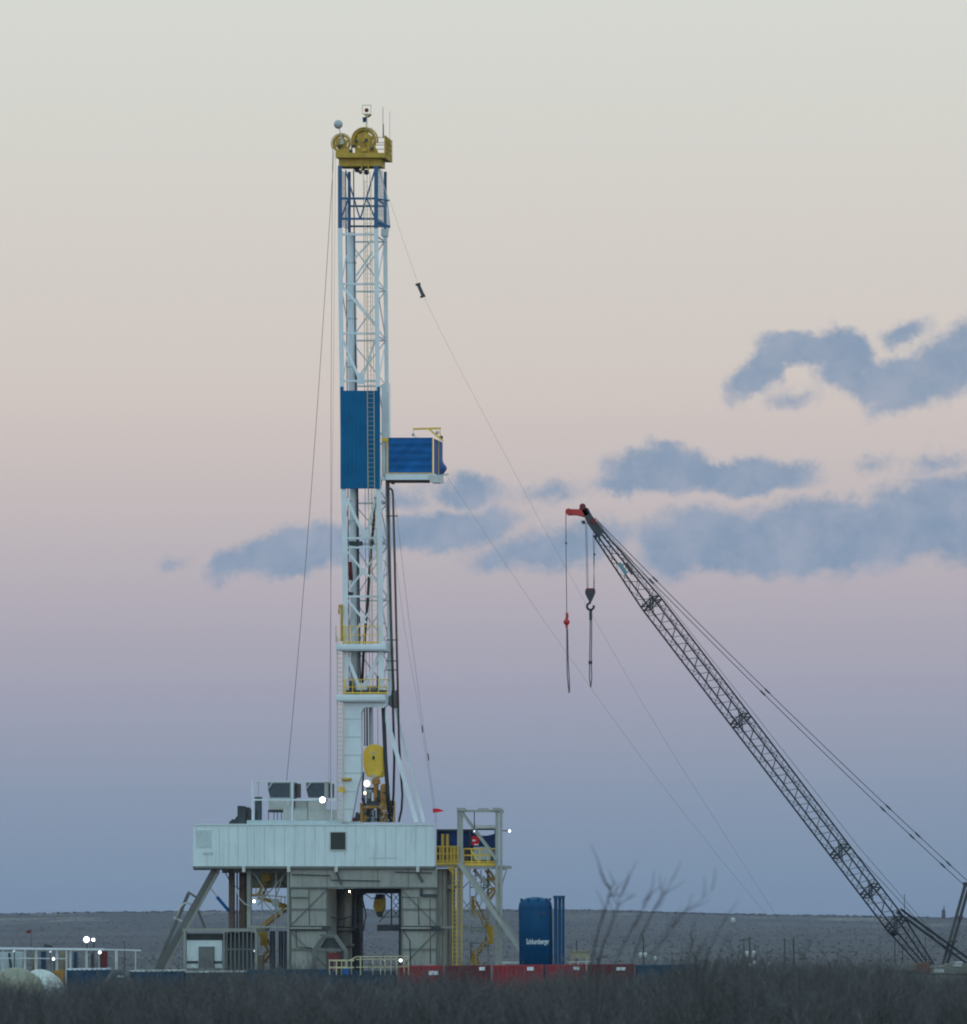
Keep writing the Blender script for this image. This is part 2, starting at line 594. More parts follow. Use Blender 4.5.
# foot of the mast: boxed column, header and raking legs
m = MB()
fpoly(m, [(344.2, 702), (361.2, 702), (361.2, 775), (357.8, 786), (351.2, 821.5), (343.6, 821.5)], -.15, .25)
c = m.build('foot_column', 'white paint', mast)
m = MB()
for y in (719, 737, 755, 773, 791.5, 809):
    x1 = float(np.interp(y, [775, 786, 821], [361.2, 357.8, 351.2]))
    fbox(m, 344.3, y - .4, x1, y + .5, -.165, -.15)
m.build('seam', 'tube grey', c)
m = MB()
fpoly(m, [(360, 701.5), (387, 701.5), (386, 706), (383, 708), (376, 706.6), (364, 707.6), (361.5, 712), (360, 712)], -.16, .25)
m.build('header', 'white paint', mast)
m = MB()
fpoly(m, [(386, 700), (396, 690), (396, 706), (392, 708), (386, 703)], .5, 1.2)
m.build('bracket', 'strut grey', mast)
strut('raking_leg', (383, 706, .3), (416.5, 822, .3), 4.2)
strut('raking_leg', (399, 725, 2.0), (424, 822, 2.0), 3.2)
strut('raking_leg', (395, 700, 2.0), (399.2, 726, 2.0), 3.0)
for x, w in ((364.5, 1.2), (367, 1.6), (370.5, 3.6)):
    m = MB()
    ftube(m, [(x, 702, 1.6), (x + .3, 746, 1.6)], w, 6)
    m.build('guide_line', 'tube grey' if w > 3 else 'dark steel', mast)

# ---- racking board with its blue weather cloth
m = MB()
fbox(m, 383, 473.9, 433, 479.8, .3, .55)
fbox(m, 383, 473.9, 433, 479.8, 2.6, 2.85)
fbox(m, 432.6, 473.6, 434.4, 479.5, .3, 2.9)
for d in (.9, 1.5, 2.1):
    fbox(m, 384, 475, 432, 477, d, d + .1)
fbox(m, 376.2, 476.8, 384, 480, .1, .45)
fbox(m, 384, 473.0, 433, 474.2, .35, 2.85)
rb = m.build('racking_board', 'white paint', mast)
for q in ((381.6, 440, 385.4, 479, .3, .6), (386.2, 444, 387.6, 474, .3, .5)):
    m = MB()
    fbox(m, *q)
    m.build('post', 'dull white', rb)
m = MB()
fbox(m, 386, 480, 429, 482.6, .7, 1.0)
fbox(m, 386, 480, 420, 482.2, 2.2, 2.5)
fbox(m, 391, 482, 394, 484, .7, .9)
m.build('under_beam', 'rusty steel', rb)
m = MB()
fpoly(m, [(429, 474.5), (437, 476), (439, 482.8), (431, 482.6), (428.5, 478.5)], .2, .9)
fbar(m, (436, 476.5, .4), (448.5, 474, .4), 1.6)
m.build('bracket', 'dull white', rb)
# cloth: front and flank, softly wrinkled
m = MB()
nx, nz = 26, 16
base = len(m.v)
rnd = random.Random(3)
for j in range(nz + 1):
    for i in range(nx + 1):
        x = 388.3 + (432.2 - 388.3) * i / nx
        y = 437.6 + (473.2 - 437.6) * j / nz
        d = .34 + .035 * math.sin(j * 1.9) + .02 * math.sin(i * .7 + j) + rnd.uniform(-.012, .012)
        m.v.append(F(x, y, d))
for j in range(nz):
    for i in range(nx):
        a = base + j * (nx + 1) + i
        m.f.append((a, a + nx + 1, a + nx + 2, a + 1))
fbox(m, 388.5, 437.8, 432, 473, .42, .46)
m.build('weather_cloth', 'tarp blue', rb, True)
m = MB()
nx, nz = 14, 14
base = len(m.v)
for j in range(nz + 1):
    for i in range(nx + 1):
        d = .4 + 2.5 * i / nx
        y = 437.8 + (473.2 - 437.8) * j / nz
        bulge = .07 * math.sin(i * 1.3) + (.9 * math.exp(-((y - 464) / 4.5) ** 2) if i > 9 else 0)
        m.v.append(F0(432.4 + bulge / .06 * .3, y, d))
for j in range(nz):
    for i in range(nx):
        a = base + j * (nx + 1) + i
        m.f.append((a, a + nx + 1, a + nx + 2, a + 1))
c = m.build('weather_cloth', 'tarp violet blue', rb, True)
c['label'] = 'sagging violet blue end of the weather cloth'
m = MB()
fbar(m, (388, 437.8, .33), (388, 473.2, .33), .8)
fbar(m, (432.6, 437.8, .31), (432.6, 473.2, .31), .8)
fbar(m, (388, 473.2, .31), (432.6, 473.2, .31), .8)
fbar0(m, (433.2, 438, 1.5), (433.2, 473, 1.5), .7)
fbox(m, 382, 437.6, 388, 441.4, .2, .5)
fbar(m, (387.5, 440, .28), (387.2, 449, .28), 1.0)
m.build('frame', 'yellow paint', rb)
m = MB()
fbar(m, (413.2, 429, .6), (440.8, 428.3, .6), 1.7)
fbar(m, (440, 428.3, .6), (440.2, 440, .6), 0.9)
fbar(m, (429, 429, .6), (439, 437.5, .6), 1.6)
fbar(m, (437, 436, .6), (443, 441, .6), 1.4)
dv = m.build('davit_crane', 'yellow paint', rb)
m = MB()
ftube(m, [(413.3, 429.8, .6), (413.2, 433, .6)], .5, 5)
m.sphere(F(413.2, 434.6, .6), .10, 8)
ftube(m, [(413.5, 435.4, .6), (415, 436.6, .6), (416.6, 437, .6)], .7, 5)
m.sphere(F(437.2, 432.5, .6), .11, 8)
m.build('hook', 'dish grey', rb)
m = MB()
m.sphere(F(441, 437.5, .8), .13, 8)
m.build('lamp_head', 'navy tarp', rb)

# ---- crown: deck, sheaves, rails, aerials
m = MB()
fbox(m, 335.6, 152.8, 384.8, 157.5, -.5, 1.5)
m.add([], [])
cr = m.build('crown_deck', 'crown yellow', mast)
m = MB()
fbox(m, 338.8, 157.5, 380.9, 166.2, -.1, 1.0)
b = m.build('crown_beam', 'crown yellow', cr)
m = MB()
for x in (349, 360, 371):
    fbox(m, x, 157.8, x + .8, 166, -.14, -.1)
m.build('stiffener', 'crown yellow', cr)


def sheave(x, y, r, d, mname='crown yellow'):
    m = MB()
    R = r * .06
    c0 = F(x, y, d)
    n = 28
    axis = Vector((math.sin(TH), math.cos(TH), 0))
    u = Vector((math.cos(TH), -math.sin(TH), 0))
    z = Vector((0, 0, 1))
    ring = [(R, -.09), (R * .9, -.03), (R * .9, .03), (R, .09), (R * .78, .07), (R * .78, -.07)]
    base = len(m.v)
    for k in range(n):
        a = 2 * math.pi * k / n
        e = u * math.cos(a) + z * math.sin(a)
        for rr, dd in ring:
            m.v.append(c0 + e * rr + axis * dd)
    L = len(ring)
    for k in range(n):
        for q in range(L):
            a = base + k * L + q
            b = base + k * L + (q + 1) % L
            c = base + ((k + 1) % n) * L + (q + 1) % L
            dd = base + ((k + 1) % n) * L + q
            m.f.append((a, b, c, dd))
    for k in range(6):
        a = math.pi * k / 3 + .3
        e = u * math.cos(a) + z * math.sin(a)
        m.bar(c0 + e * .08, c0 + e * R * .8, .15, .06)
    m.tube([c0 - axis * .2, c0 + axis * .2], .13, 10)
    # web disc between the spokes
    m.tube([c0 - axis * .02, c0 + axis * .02], R * .66, n)
    return m.build('sheave', mname, cr)


sheave(341.4, 143.6, 9.3, .1)
sheave(341.6, 143.6, 9.0, .5)
sheave(364.0, 140.2, 12.2, .6)
sheave(364.4, 140.4, 12.0, 1.0)
sheave(365.0, 141.0, 11.6, 1.4)
# guards of the sheaves
m = MB()
pts = [(364.3 + 13 * math.cos(a), 140.4 - 13 * math.sin(a)) for a in [math.radians(k) for k in range(-10, 191, 12)]]
ftube(m, [(p[0], p[1], .3) for p in pts] + [(351.4, 153, .3)], 0.9, 6)
ftube(m, [(p[0] + .8, p[1], 1.7) for p in pts], 0.9, 6)
pts = [(341.4 + 10.2 * math.cos(a), 143.6 - 10.2 * math.sin(a)) for a in [math.radians(k) for k in range(10, 215, 12)]]
ftube(m, [(p[0], p[1], -.1) for p in pts], 0.9, 6)
fpoly(m, [(373, 142), (376, 148), (378.5, 153), (373, 153)], .3, .36)
for x in (345.5, 352, 357.5, 362.8, 367.5, 371):
    fbar(m, (x, 141 if x > 350 else 146, .15), (x, 153, .15), 1.1)
fbox(m, 335.8, 149, 352, 153, -.2, -.14)
fbox(m, 355, 147.5, 373, 153, .1, .16)
m.build('sheave_guard', 'crown yellow', cr)
m = MB()
for x, y in ((338.5, 146.2), (353, 146), (350.5, 151), (355.5, 141), (366, 139.8), (371.5, 148.5)):
    fbox(m, x - 1.2, y - 1.3, x + 1.2, y + 1.3, -.3, -.05)
m.build('bearing', 'dark steel', cr)
# railing
m = MB()
for y in (137.4, 142.7, 145, 149.2):
    fbar(m, (374, y, 1.6), (384.6, y, 1.6), .7)
m.build('railing', 'dull white', cr)
m = MB()
m.prism([F0(386, 137.4, -.48), F0(385.2, 138.5, 1.48), F0(385.2, 157.6, 1.48), F0(386, 157.4, -.48)], (.03, -.006, 0))
for k in range(7):
    d = -.45 + k * .31
    fbar0(m, (386.6, 137, d), (386.6, 157.4, d), .8)
for y in (137, 142, 147, 152):
    m.bar(F0(386.7, y, -.5), F0(386.2, y + .6, 1.48), .05)
m.build('railing', 'crown yellow', cr)
# tangle of small sheaves under the crown
m = MB()
for x, y, r in ((357, 170, 2.6), (360.5, 172, 2.2), (355, 168, 2), (363, 169, 2), (366.5, 172.2, 2.8)):
    m.tube([F(x, y, .6), F(x, y, 1.1)], r * .06, 10)
m.build('small_sheave', 'dark steel', cr)
m = MB()
fbar(m, (361.6, 158, -.16), (361.6, 172, -.16), 1.1)
fbar(m, (368.4, 135, -.16), (368.4, 172, -.16), 1.1)
fbar(m, (362, 150, -.18), (367, 150, -.18), 3)
m.build('ladder', 'crown yellow', cr)
# dish
m = MB()
c0 = F(338.3, 124.4, -.2)
m.sphere(c0, .27, 14)
dish = m.build('satellite_dish', 'dish grey', cr, True)
m = MB()
ftube(m, [(339, 128, -.2), (341, 135, -.2), (342, 140, -.2)], .9, 6)
fbox(m, 340.2, 139.5, 343.4, 144, -.36, -.2)
m.build('dish_bracket', 'dish grey', cr)
# beacon in its cage
m = MB()
fbar(m, (366.9, 113.5, .5), (366.9, 130, .5), .9)
fbar(m, (365.8, 116, .5), (365.8, 130, .5), .5)
p = m.build('beacon_pole', 'pale rail', cr)
m = MB()
for a, b in (((362.3, 105.2), (371, 105.2)), ((371, 105.2), (370.6, 114)), ((370.6, 114), (362.6, 114)), ((362.6, 114), (362.3, 105.2))):
    for d in (.25, .8):
        fbar(m, (a[0], a[1], d), (b[0], b[1], d), .6)
fpoly(m, [(363, 114), (370.4, 114), (367.5, 116.5), (366, 116.5)], .3, .7)
m.build('beacon_cage', 'pale rail', cr)
m = MB()
m.sphere(F(366.6, 110.2, .5), .13, 10)
m.build('beacon', 'dark red', cr, True)
m = MB()
fpoly(m, [(362.4, 117.5), (366.6, 116.8), (366.6, 121.6), (363, 122.4)], .48, .53)
m.build('pennant', 'navy tarp', cr)
for (x, y0, y1, dk) in ((382.9, 107, 137, 1), (389.7, 111.5, 140, 0)):
    m = MB()
    d = 0 if dk else 1.2
    xx = x
    ftube(m, [(xx, y0, d), (xx, y1, d)], .55, 5)
    if dk:
        ftube(m, [(xx + .3, 124, d), (xx + .6, 138, d)], 1.1, 5)
    m.build('aerial', 'dull white' if not dk else 'grille grey', cr)
m = MB()
ftube(m, [(371.8, 127.5, .8), (371.8, 133, .8)], 1.0, 6)
m.build('aerial', 'tube grey', cr)

# ---- lines of the mast, each one a thing
def wire(pts, r, label, group=None, name='guy_wire', cat='guy wire', mt='wire'):
    m = MB()
    m.tube(pts, r, 5)
    return m.make(name, mt, label, cat, group)


def span(a, b, sag, n=16):
    return [a.lerp(b, i / n) - Vector((0, 0, sag * 4 * (i / n) * (1 - i / n))) for i in range(n + 1)]


LW = .006


def traced(pts, Y0, Y1):
    """a hanging wire through sightings, its distance running from Y0 to Y1"""
    x0, x1 = pts[0][0], pts[-1][0]
    return [P(x, y, Y0 + (Y1 - Y0) * (x - x0) / (x1 - x0)) for x, y in pts]


wire(traced([(388.5, 197), (395, 216), (403, 240), (419, 287), (440, 330), (466, 381), (500, 445), (540, 521), (587, 606), (640.5, 700), (680, 765), (727, 838), (775, 914), (826, 992)], 299.5, 316), LW, 'long guy wire from the blue mast top down past the crane hook', 'wires staying the mast')
wire(traced([(446.5, 475.5), (470, 511), (505, 563), (540, 615), (599.5, 700), (640, 756), (680, 808), (722, 861), (766, 914), (830, 991)], 299, 318), LW, 'thin guy wire sloping from the racking board floor down to the desert', 'wires staying the mast')
wire(span(F(334, 150, .2), P(286.5, 781, 303.5), 2.0), .016, 'grey line slanting from the crown sheave down to the roof machinery', 'wires staying the mast')
wire([F(332.6, 146, .3), F(331, 400, .3), F(330.6, 820, .3)], .013, 'dark drilling line hanging straight down beside the mast from the crown', 'drilling lines', 'drilling_line', 'drilling line')
wire([F(335.6, 152, .5), F(333.2, 400, .5), F(328, 822, .5)], .007, 'faint drilling line hanging close behind the darker one', 'drilling lines', 'drilling_line', 'drilling line')
fl = wire([F(395, 500, 1.5), F(409, 620, 1.5), F(423, 725, 1.5), F(437, 822, 1.5)], .009, 'thin stay wire running from the stand pipe down to the small red flag', 'wires staying the mast')
wire([F(393, 540, 1.8), F(404, 625, 1.8), F(418, 705, 1.8), F(431, 790, 1.8), F(436.5, 828, 1.8)], .007, 'faint stay wire running just inside the flagged one', 'wires staying the mast')
m = MB()
for x, y in ((422.4, 729), (428.4, 757)):
    ftube(m, [(x - .4, y - 3.5, 1.5), (x + .4, y + 3.5, 1.5)], 1.1, 6)
m.build('clamp', 'dark steel', fl)
m = MB()
a, b = P(418.2, 284.5, 300), P(423.6, 296.8, 300)
m.bar(a, b, .2, .14)
m.bar(a + Vector((-.16, 0, -.03)), a + Vector((.14, 0, .05)), .13)
m.bar(b + Vector((-.2, 0, -.02)), b + Vector((.1, 0, .08)), .13)
m.make('escape_device', 'dark steel', 'small dark escape trolley clamped on the guy wire high beside the mast', 'escape device')
m = MB()
m.prism([F(432.6, 808.6, 1.45), F(438, 808.4, 1.45), F(444.5, 811, 1.45), F(438, 812.2, 1.45), F(433, 812.8, 1.45)], (0.003, .02, 0))
m.make('pennant_flag', 'flag red', 'small red pennant flag tied to a stay wire above the rig floor', 'flag')

# ---- hanging machinery: travelling block and top drive
tb = thing('travelling_block', F(373.9, 778, .9), 'rounded yellow travelling block hanging in the foot of the white mast', 'travelling block')
m = MB()
pl = []
cx, top, bot, hw = 373.8, 744.2, 777.5, 10.4
for k in range(0, 181, 15):
    a = math.radians(k)
    pl.append((cx + hw * math.cos(a), 754 - 9.8 * math.sin(a)))
pl += [(363.4, 764), (364.6, 771), (367, 776.5), (371, 777.6), (377, 777.6), (381, 776.5), (383.2, 771), (384.2, 764)]
fpoly(m, pl, .5, 1.3)
body = m.build('block_body', 'yellow paint', tb)
m = MB()
fpoly(m, [(x * .9 + cx * .1, y * .92 + 761 * .08) for x, y in pl], .44, .5)
m.build('cover_plate', 'yellow paint', body)
m = MB()
fbox(m, 372.4, 756, 374.6, 759.6, .41, .44)
m.build('slot', 'dark opening', body)
m = MB()
fbox(m, 371, 752, 375.5, 753.4, .41, .44)
fbox(m, 371.5, 774.5, 375.5, 778.5, .41, .44)
m.build('badge', 'dish grey', body)
for x in (366.5, 370, 373, 378):
    m = MB()
    ftube(m, [(x, 746, .9), (x - 3, 172, 1.0)], .5, 5)
    m.build('line', 'wire', tb)
td = thing('top_drive', F(375, 822, .8), 'orange and steel top drive machine standing under the yellow travelling block', 'top drive')
m = MB()
for (x0, y0, x1, y1, d0, d1) in ((360, 803, 363.2, 822, .2, 1.2), (364, 806, 366.8, 822, .3, 1.2), (373.5, 777.5, 377, 806, .4, .8), (371.8, 779, 378, 784, .3, .9), (380.5, 785, 386.5, 803, .4, 1.2),
                                 (379.5, 803, 388.5, 810, .2, 1.3), (361, 805.5, 383, 808.5, .15, .4), (380, 811, 388, 822, .3, 1.2), (387.5, 801, 392.8, 822, .6, 1.3), (381.8, 784, 385.5, 786, .5, 1.0)):
    fbox(m, x0, y0, x1, y1, d0, d1)
m.build('frame', 'drive orange', td)
m = MB()
ftube(m, [(369, 792, .5), (369, 801, .5)], 5.2, 12)
ftube(m, [(373, 810, .5), (373, 822, .5)], 5.5, 12)
ftube(m, [(374.8, 786, .5), (374.8, 803, .5)], 2.2, 8)
fbox(m, 366, 789.5, 372, 792.5, .3, .7)
m.build('motor', 'drive steel', td, False)
m = MB()
fbox(m, 366.5, 801, 380, 805.5, .3, 1.0)
fbox(m, 377.5, 790, 380.5, 801, .5, 1.0)
fbox(m, 367, 808.5, 369.6, 822, .5, 1.0)
fbox(m, 376.4, 808.5, 380, 822, .5, 1.0)
fbox(m, 367, 787.5, 372.5, 789.4, .3, .8)
m.build('gearbox', 'dark steel', td)
rnd = random.Random(5)
m = MB()
for i in range(26):
    x, y = rnd.uniform(360.5, 391), rnd.uniform(790, 820)
    if y < 800 and (x < 366 or x > 386):
        continue
    w_, h_ = rnd.uniform(.7, 2.4), rnd.uniform(.7, 2.6)
    fbox(m, x, y, x + w_, y + h_, rnd.uniform(.0, .12), .45)
m.build('fitting', 'dark steel', td)['kind'] = 'stuff'
m = MB()
for i in range(12):
    x, y = rnd.uniform(364, 388), rnd.uniform(800, 820)
    fbox(m, x, y, x + rnd.uniform(.6, 1.8), y + rnd.uniform(.6, 3), rnd.uniform(.02, .12), .4)
m.build('valve_block', 'drive steel', td)['kind'] = 'stuff'
m = MB()
ftube(m, [(363.5, 772, .3), (362.6, 785, .3), (363, 798, .3), (365, 804, .3), (369, 808, .3)], 1.9, 7)
ftube(m, [(363.4, 790, .4), (362, 799, .4), (364, 806, .4)], 1.4, 7)
m.build('hose', 'black rubber', td, True)
m = MB()
fpoly(m, [(356, 812), (359, 814), (359.4, 821), (354, 821)], .2, .8)
m.build('tong', 'dark steel', td)
m = MB()
fbox(m, 352.5, 817.5, 356, 821.5, .1, .5)
m.build('valve', 'dark red', td)

# ------------------------------------------------------------------ rig substructure
sub = thing('rig_substructure', F(330, 985, 3), 'grey steel rig base under a long white cladded drill floor house', 'rig base')
SD = 7.0
m = MB()
fbox(m, 193.3, 825.2, 434.3, 866.2, 0, .12)
fboxp(m, 193.3, 825.4, 194.6, 866.2, .12, SD)
fboxp(m, 433, 825.4, 434.3, 866.2, .12, SD)
wall = m.build('cladding', 'white cladding', sub)
m = MB()
fboxp(m, 193.5, 823.8, 434, 825.2, -.06, SD)
m.build('roof', 'white cladding', sub)
m = MB()
for x in list(np.arange(219, 248, 9.4)) + list(np.arange(254, 434, 10.1)):
    fbox(m, x, 826, x + .4, 865.8, -.022, 0)
m.build('seam', 'seam grey', wall)
m = MB()
for k in range(9):
    fbox(m, 196, 830.2 + k * 2, 211.2, 830.9 + k * 2, -.05, 0)
m.build('louver', 'seam grey', wall)
m = MB()
fbox(m, 330.4, 832.2, 345.6, 849.8, -.03, 0)
wn = m.build('window', 'dark opening', sub)
m = MB()
for (x0, y0, x1, y1) in ((329.6, 831.4, 346.4, 832.3), (329.6, 849.7, 346.4, 850.6), (329.6, 832.3, 330.5, 849.7), (345.5, 832.3, 346.4, 849.7)):
    fbox(m, x0, y0, x1, y1, -.07, -.03)
m.build('window_frame', 'dull white', wn)
m = MB()
fbox(m, 369, 857.6, 398, 858.3, -.02, 0)
fbox(m, 203, 852.5, 213, 855, -.02, 0)
m.build('slot', 'tube grey', wall)
m = MB()
fbox(m, 192.8, 866.2, 434.6, 868.6, -.08, .3)
fboxp(m, 193.5, 867, 434, 868.4, .3, SD)
m.build('floor_edge', 'strut grey', sub)
m = MB()
for x in (242, 287, 334.4, 416):
    fbox(m, x, 866.2, x + 3.2, 872, -.14, -.08)
m.build('lug', 'dull white', sub)
# big box girder, with the driller's floor behind it
m = MB()
fbox(m, 290, 868.7, 437, 888, .2, .6)
fbox(m, 250, 868.7, 437, 873, 4.0, 4.5)
fbox(m, 250, 868.7, 437, 886, 8.0, 8.4)
g = m.build('box_girder', 'panel grey', sub)
m = MB()
for x in (326.5, 377.5, 408):
    fbox(m, x, 869, x + .7, 888, .18, .2)
fbox(m, 290, 886.8, 437, 888.4, .12, .2)
m.build('stiffener', 'strut grey', g)
m = MB()
fbar(m, (336, 870, .1), (341, 884, .1), 2)
fbar(m, (416.5, 870, .1), (422.5, 882, .1), 2)
m.build('brace', 'dark steel', sub)


def leg_box(x0, x1, flip):
    m = MB()
    fbox(m, x0, 888.4, x1, 986, .3, 2.6)
    L = m.build('leg_box', 'panel grey', sub)
    m = MB()
    for y in (908.5, 909.9, 948.6, 950.2):
        fbox(m, x0, y, x1, y + .7, .26, .3)
    for x in (x0, x1 - 1.2):
        fbox(m, x, 888.5, x + 1.2, 985, .24, .3)
    a, b = (x0, x1) if flip else (x1, x0)
    fbar(m, (a, 889, .27), (b, 926, .27), 1.0, .8)
    fbar(m, (b, 931, .27), (a, 968, .27), 1.0, .8)
    m.build('stiffener', 'strut grey', L)
    m = MB()
    fbox(m, x0, 925.8, x1 + 3, 930.6, .16, .3)
    m.build('gap', 'dark steel', L)
    m = MB()
    fbox(m, x0, 927.2, x1 - 6, 928.8, .12, .16)
    m.build('pin_beam', 'panel grey', L)
    return L


leg_box(290, 327.5, False)
leg_box(401, 437, True)
for (x0, y0, x1, y1) in ((291, 889.5, 308, 897), (420, 888, 422, 895.5), (420, 894, 437, 896.5)):
    m = MB()
    fbox(m, x0, y0, x1, y1, .1, .24)
    m.build('cable_tray', 'base grey' if x0 < 300 else 'dark steel', sub)
# columns beside the far leg
for x, w, d in ((440, 3.6, 1.0), (444.3, 3.0, 1.2), (448, 4.0, 2.0), (452.3, 3.4, 3.0)):
    m = MB()
    fbox(m, x - w / 2, 868.7, x + w / 2, 984, d, d + .4)
    m.build('column', 'panel grey' if x < 446 else 'base grey', sub)
for q in ((437, 885, 453, 889, 1.5, 4), (437, 926, 470, 928.4, .6, .9)):
    m = MB()
    fbox(m, *q)
    m.build('cross_beam', 'base grey', sub)
# mezzanine and lattice seen through the gap
for q in ((354, 887, 402, 893.5, 3, 3.4), (327, 926, 363, 930, 4, 4.4), (377, 924.6, 400, 931, 3, 5)):
    m = MB()
    fbox(m, *q)
    mz = m.build('mezzanine', 'dark steel', sub)
m = MB()
fbar(m, (391.5, 893, 4), (391.5, 925, 4), 1.6)
fbar(m, (400, 888, 3.2), (400, 968, 3.2), 2.6)
for y in (894, 902, 910):
    fbar(m, (393, y, 4), (399, y + 7, 4), .7)
    fbar(m, (399, y, 4), (393, y + 7, 4), .7)
fbar(m, (385, 893, 4), (392, 899, 4), 1.2)
fbar(m, (379, 922, 4), (391, 909, 4), .9)
fbar(m, (379, 917, 4), (400, 917, 4), .7)
m.build('lattice', 'dark steel', mz)
# blowout preventer stack under the floor
bop = thing('blowout_preventer', F(342, 985, 4), 'pair of thick lit steel risers standing in the dark cellar under the rig floor', 'blowout preventer')
for x, w in ((331.8, 9), (347.5, 9.2)):
    m = MB()
    ftube(m, [(x, 888.5, 4.0), (x, 927, 4.0)], w, 14)
    m.build('riser', 'panel grey', bop, True)
m = MB()
ftube(m, [(339, 889, 4.6), (339, 986, 4.6)], 7, 10)
ftube(m, [(345, 930, 4.2), (345, 986, 4.2)], 14, 14)
for y in (928, 944, 958):
    ftube(m, [(345, y, 4.2), (345, y + 3, 4.2)], 19, 14)
m.build('stack_body', 'strut grey', bop, True)
m = MB()
for x0, x1 in ((354, 356), (359, 362.6)):
    fbox(m, x0, 893, x1, 931, 3.6, 3.8)
fbox(m, 356, 896, 360, 925, 4.1, 4.2)
fbox(m, 360, 931, 361.2, 968, 3.4, 3.6)
for y in (893, 906, 926):
    fbox(m, 353, y, 363.5, y + 2, 3.5, 3.9)
m.build('guide_frame', 'dark steel', bop)
hb = thing('hoist_block', F(378, 917, 3.6), 'dark yellow hoist block hanging in the gap under the rig floor', 'hoist block')
m = MB()
fpoly(m, [(374.5, 898), (377, 895), (382, 895), (384, 899), (384, 908), (381.5, 911.5), (375.5, 911.5), (373, 907)], 3.4, 3.9)
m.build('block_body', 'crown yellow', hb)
m = MB()
fpoly(m, [(376, 911), (382.5, 911), (381.5, 916.5), (378.5, 917.4), (376.5, 915)], 3.5, 3.8)
fbox(m, 375.5, 894, 383, 899, 3.35, 3.95)
m.build('swivel', 'dark steel', hb)

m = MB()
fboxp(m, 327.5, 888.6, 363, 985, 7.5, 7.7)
m.build('cellar_shade_sheet', 'dark steel', sub)  # dark sheet added to paint the cellar's darkness between the risers
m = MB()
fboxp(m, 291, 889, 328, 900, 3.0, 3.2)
m.build('cellar_shade_sheet', 'dark steel', sub)  # second dark sheet, shade of the cellar put into its colour
for pts, w, mt in (([(292, 874.5, .1), (330, 875.5, .1), (331, 880, .1), (380, 881, .1)], 1.0, 'dark steel'), ([(395, 872, .1), (432, 873, .1)], .8, 'dark steel'), ([(309, 897, .1), (309.5, 925, .1)], .8, 'rusty steel'),
                   ([(402, 897, .1), (418, 897.5, .1), (419, 925, .1)], .9, 'dark steel'), ([(296, 931, .1), (297, 947, .1), (312, 948, .1)], 1.0, 'dark steel'), ([(430, 899, .1), (430.5, 964, .1)], .9, 'rusty steel'),
                   ([(404, 931.5, .1), (410, 941, .1), (411, 985, .1)], 1.1, 'dark steel'), ([(328, 915, 1), (340, 920, 2), (352, 916, 3), (363, 921, 3)], 1.2, 'dark steel'), ([(362, 896, 2), (366, 915, 2), (361, 940, 2), (358, 985, 2)], 1.3, 'black rubber'),
                   ([(364, 893, 3), (372, 899, 3), (381, 894, 3)], .9, 'black rubber'), ([(252, 876, 2), (262, 884, 2), (276, 879, 2), (289, 888, 2)], .9, 'black rubber'), ([(225, 872, 2), (232, 885, 2), (240, 889, 2), (247, 884, 2)], 1.0, 'black rubber')):
    m = MB()
    ftube(m, pts, w, 6)
    m.build('pipe', mt, sub, True)

# near end of the cellar: grey A-frame and red box
af = thing('pipe_cradle', F(330, 985, -.6), 'weathered grey A shaped steel cradle standing before the ribbed leg of the rig', 'steel cradle')
m = MB()
fbar(m, (324.5, 936, -.6), (314, 951, -.6), 4)
fbar(m, (335.5, 936, -.6), (346, 951, -.6), 4)
fbar(m, (314.4, 950, -.6), (314.4, 984, -.6), 4.5)
fbar(m, (346, 950, -.6), (346, 984, -.6), 4.5)
fbar(m, (318, 950, -.6), (342, 950, -.6), 2.6)
fbar(m, (320, 935, -.6), (337, 935, -.6), 2)
m.build('frame', 'strut grey', af)
m = MB()
fpoly(m, [(326, 938), (334, 938), (341, 948), (320, 948)], -.4, .1)
m.build('hopper', 'dark steel', af)
m = MB()
fbox(m, 328, 953, 338, 961, -.9, -.2)
fbox(m, 329, 961, 331, 984, -.8, -.3)
fbox(m, 335, 961, 337, 984, -.8, -.3)
m.make('tool_box', 'dark red', 'dark red box standing on legs inside the grey steel cradle', 'tool box')

# ---- raking struts at the free end
for (pts, w, d, mt) in (([(216, 870), (161, 968)], 8.5, 1.0, 'strut grey'), ([(219, 870), (166.5, 966)], 2.2, .6, 'base grey'), ([(188.5, 893.5), (157.5, 966)], 3.4, 3.0, 'strut grey'), ([(188, 892), (199, 899)], 2.2, 2.0, 'strut grey'),
                        ([(197.5, 909), (205, 928)], 2.6, 2.5, 'strut grey'), ([(174, 917.5), (184, 922)], 2.0, 2.2, 'dull white')):
    a, b = pts
    m = MB()
    if b[1] > 960:
        t = 20 / (b[1] - a[1])
        b = (b[0] + (b[0] - a[0]) * t, b[1] + 20)
    fbar(m, (a[0], a[1], d), (b[0], b[1], d), w, w * .8)
    m.build('raking_strut', mt, sub)
m = MB()
ftube(m, [(176.5, 919, 2), (180, 908, 2), (184, 903.5, 2), (189, 903, 2), (192, 905.5, 2)], 2.0, 8)
m.build('hoop', 'dull white', sub, True)
m = MB()
ftube(m, [(211, 888.5, 1.5), (218, 898, 1.5)], .9, 6)
cy = m.build('hydraulic_rod', 'dish grey', sub)
m = MB()
ftube(m, [(217, 897, 1.5), (229, 911, 1.5)], 3.2, 10)
m.build('cylinder', 'tarp blue', cy, True)
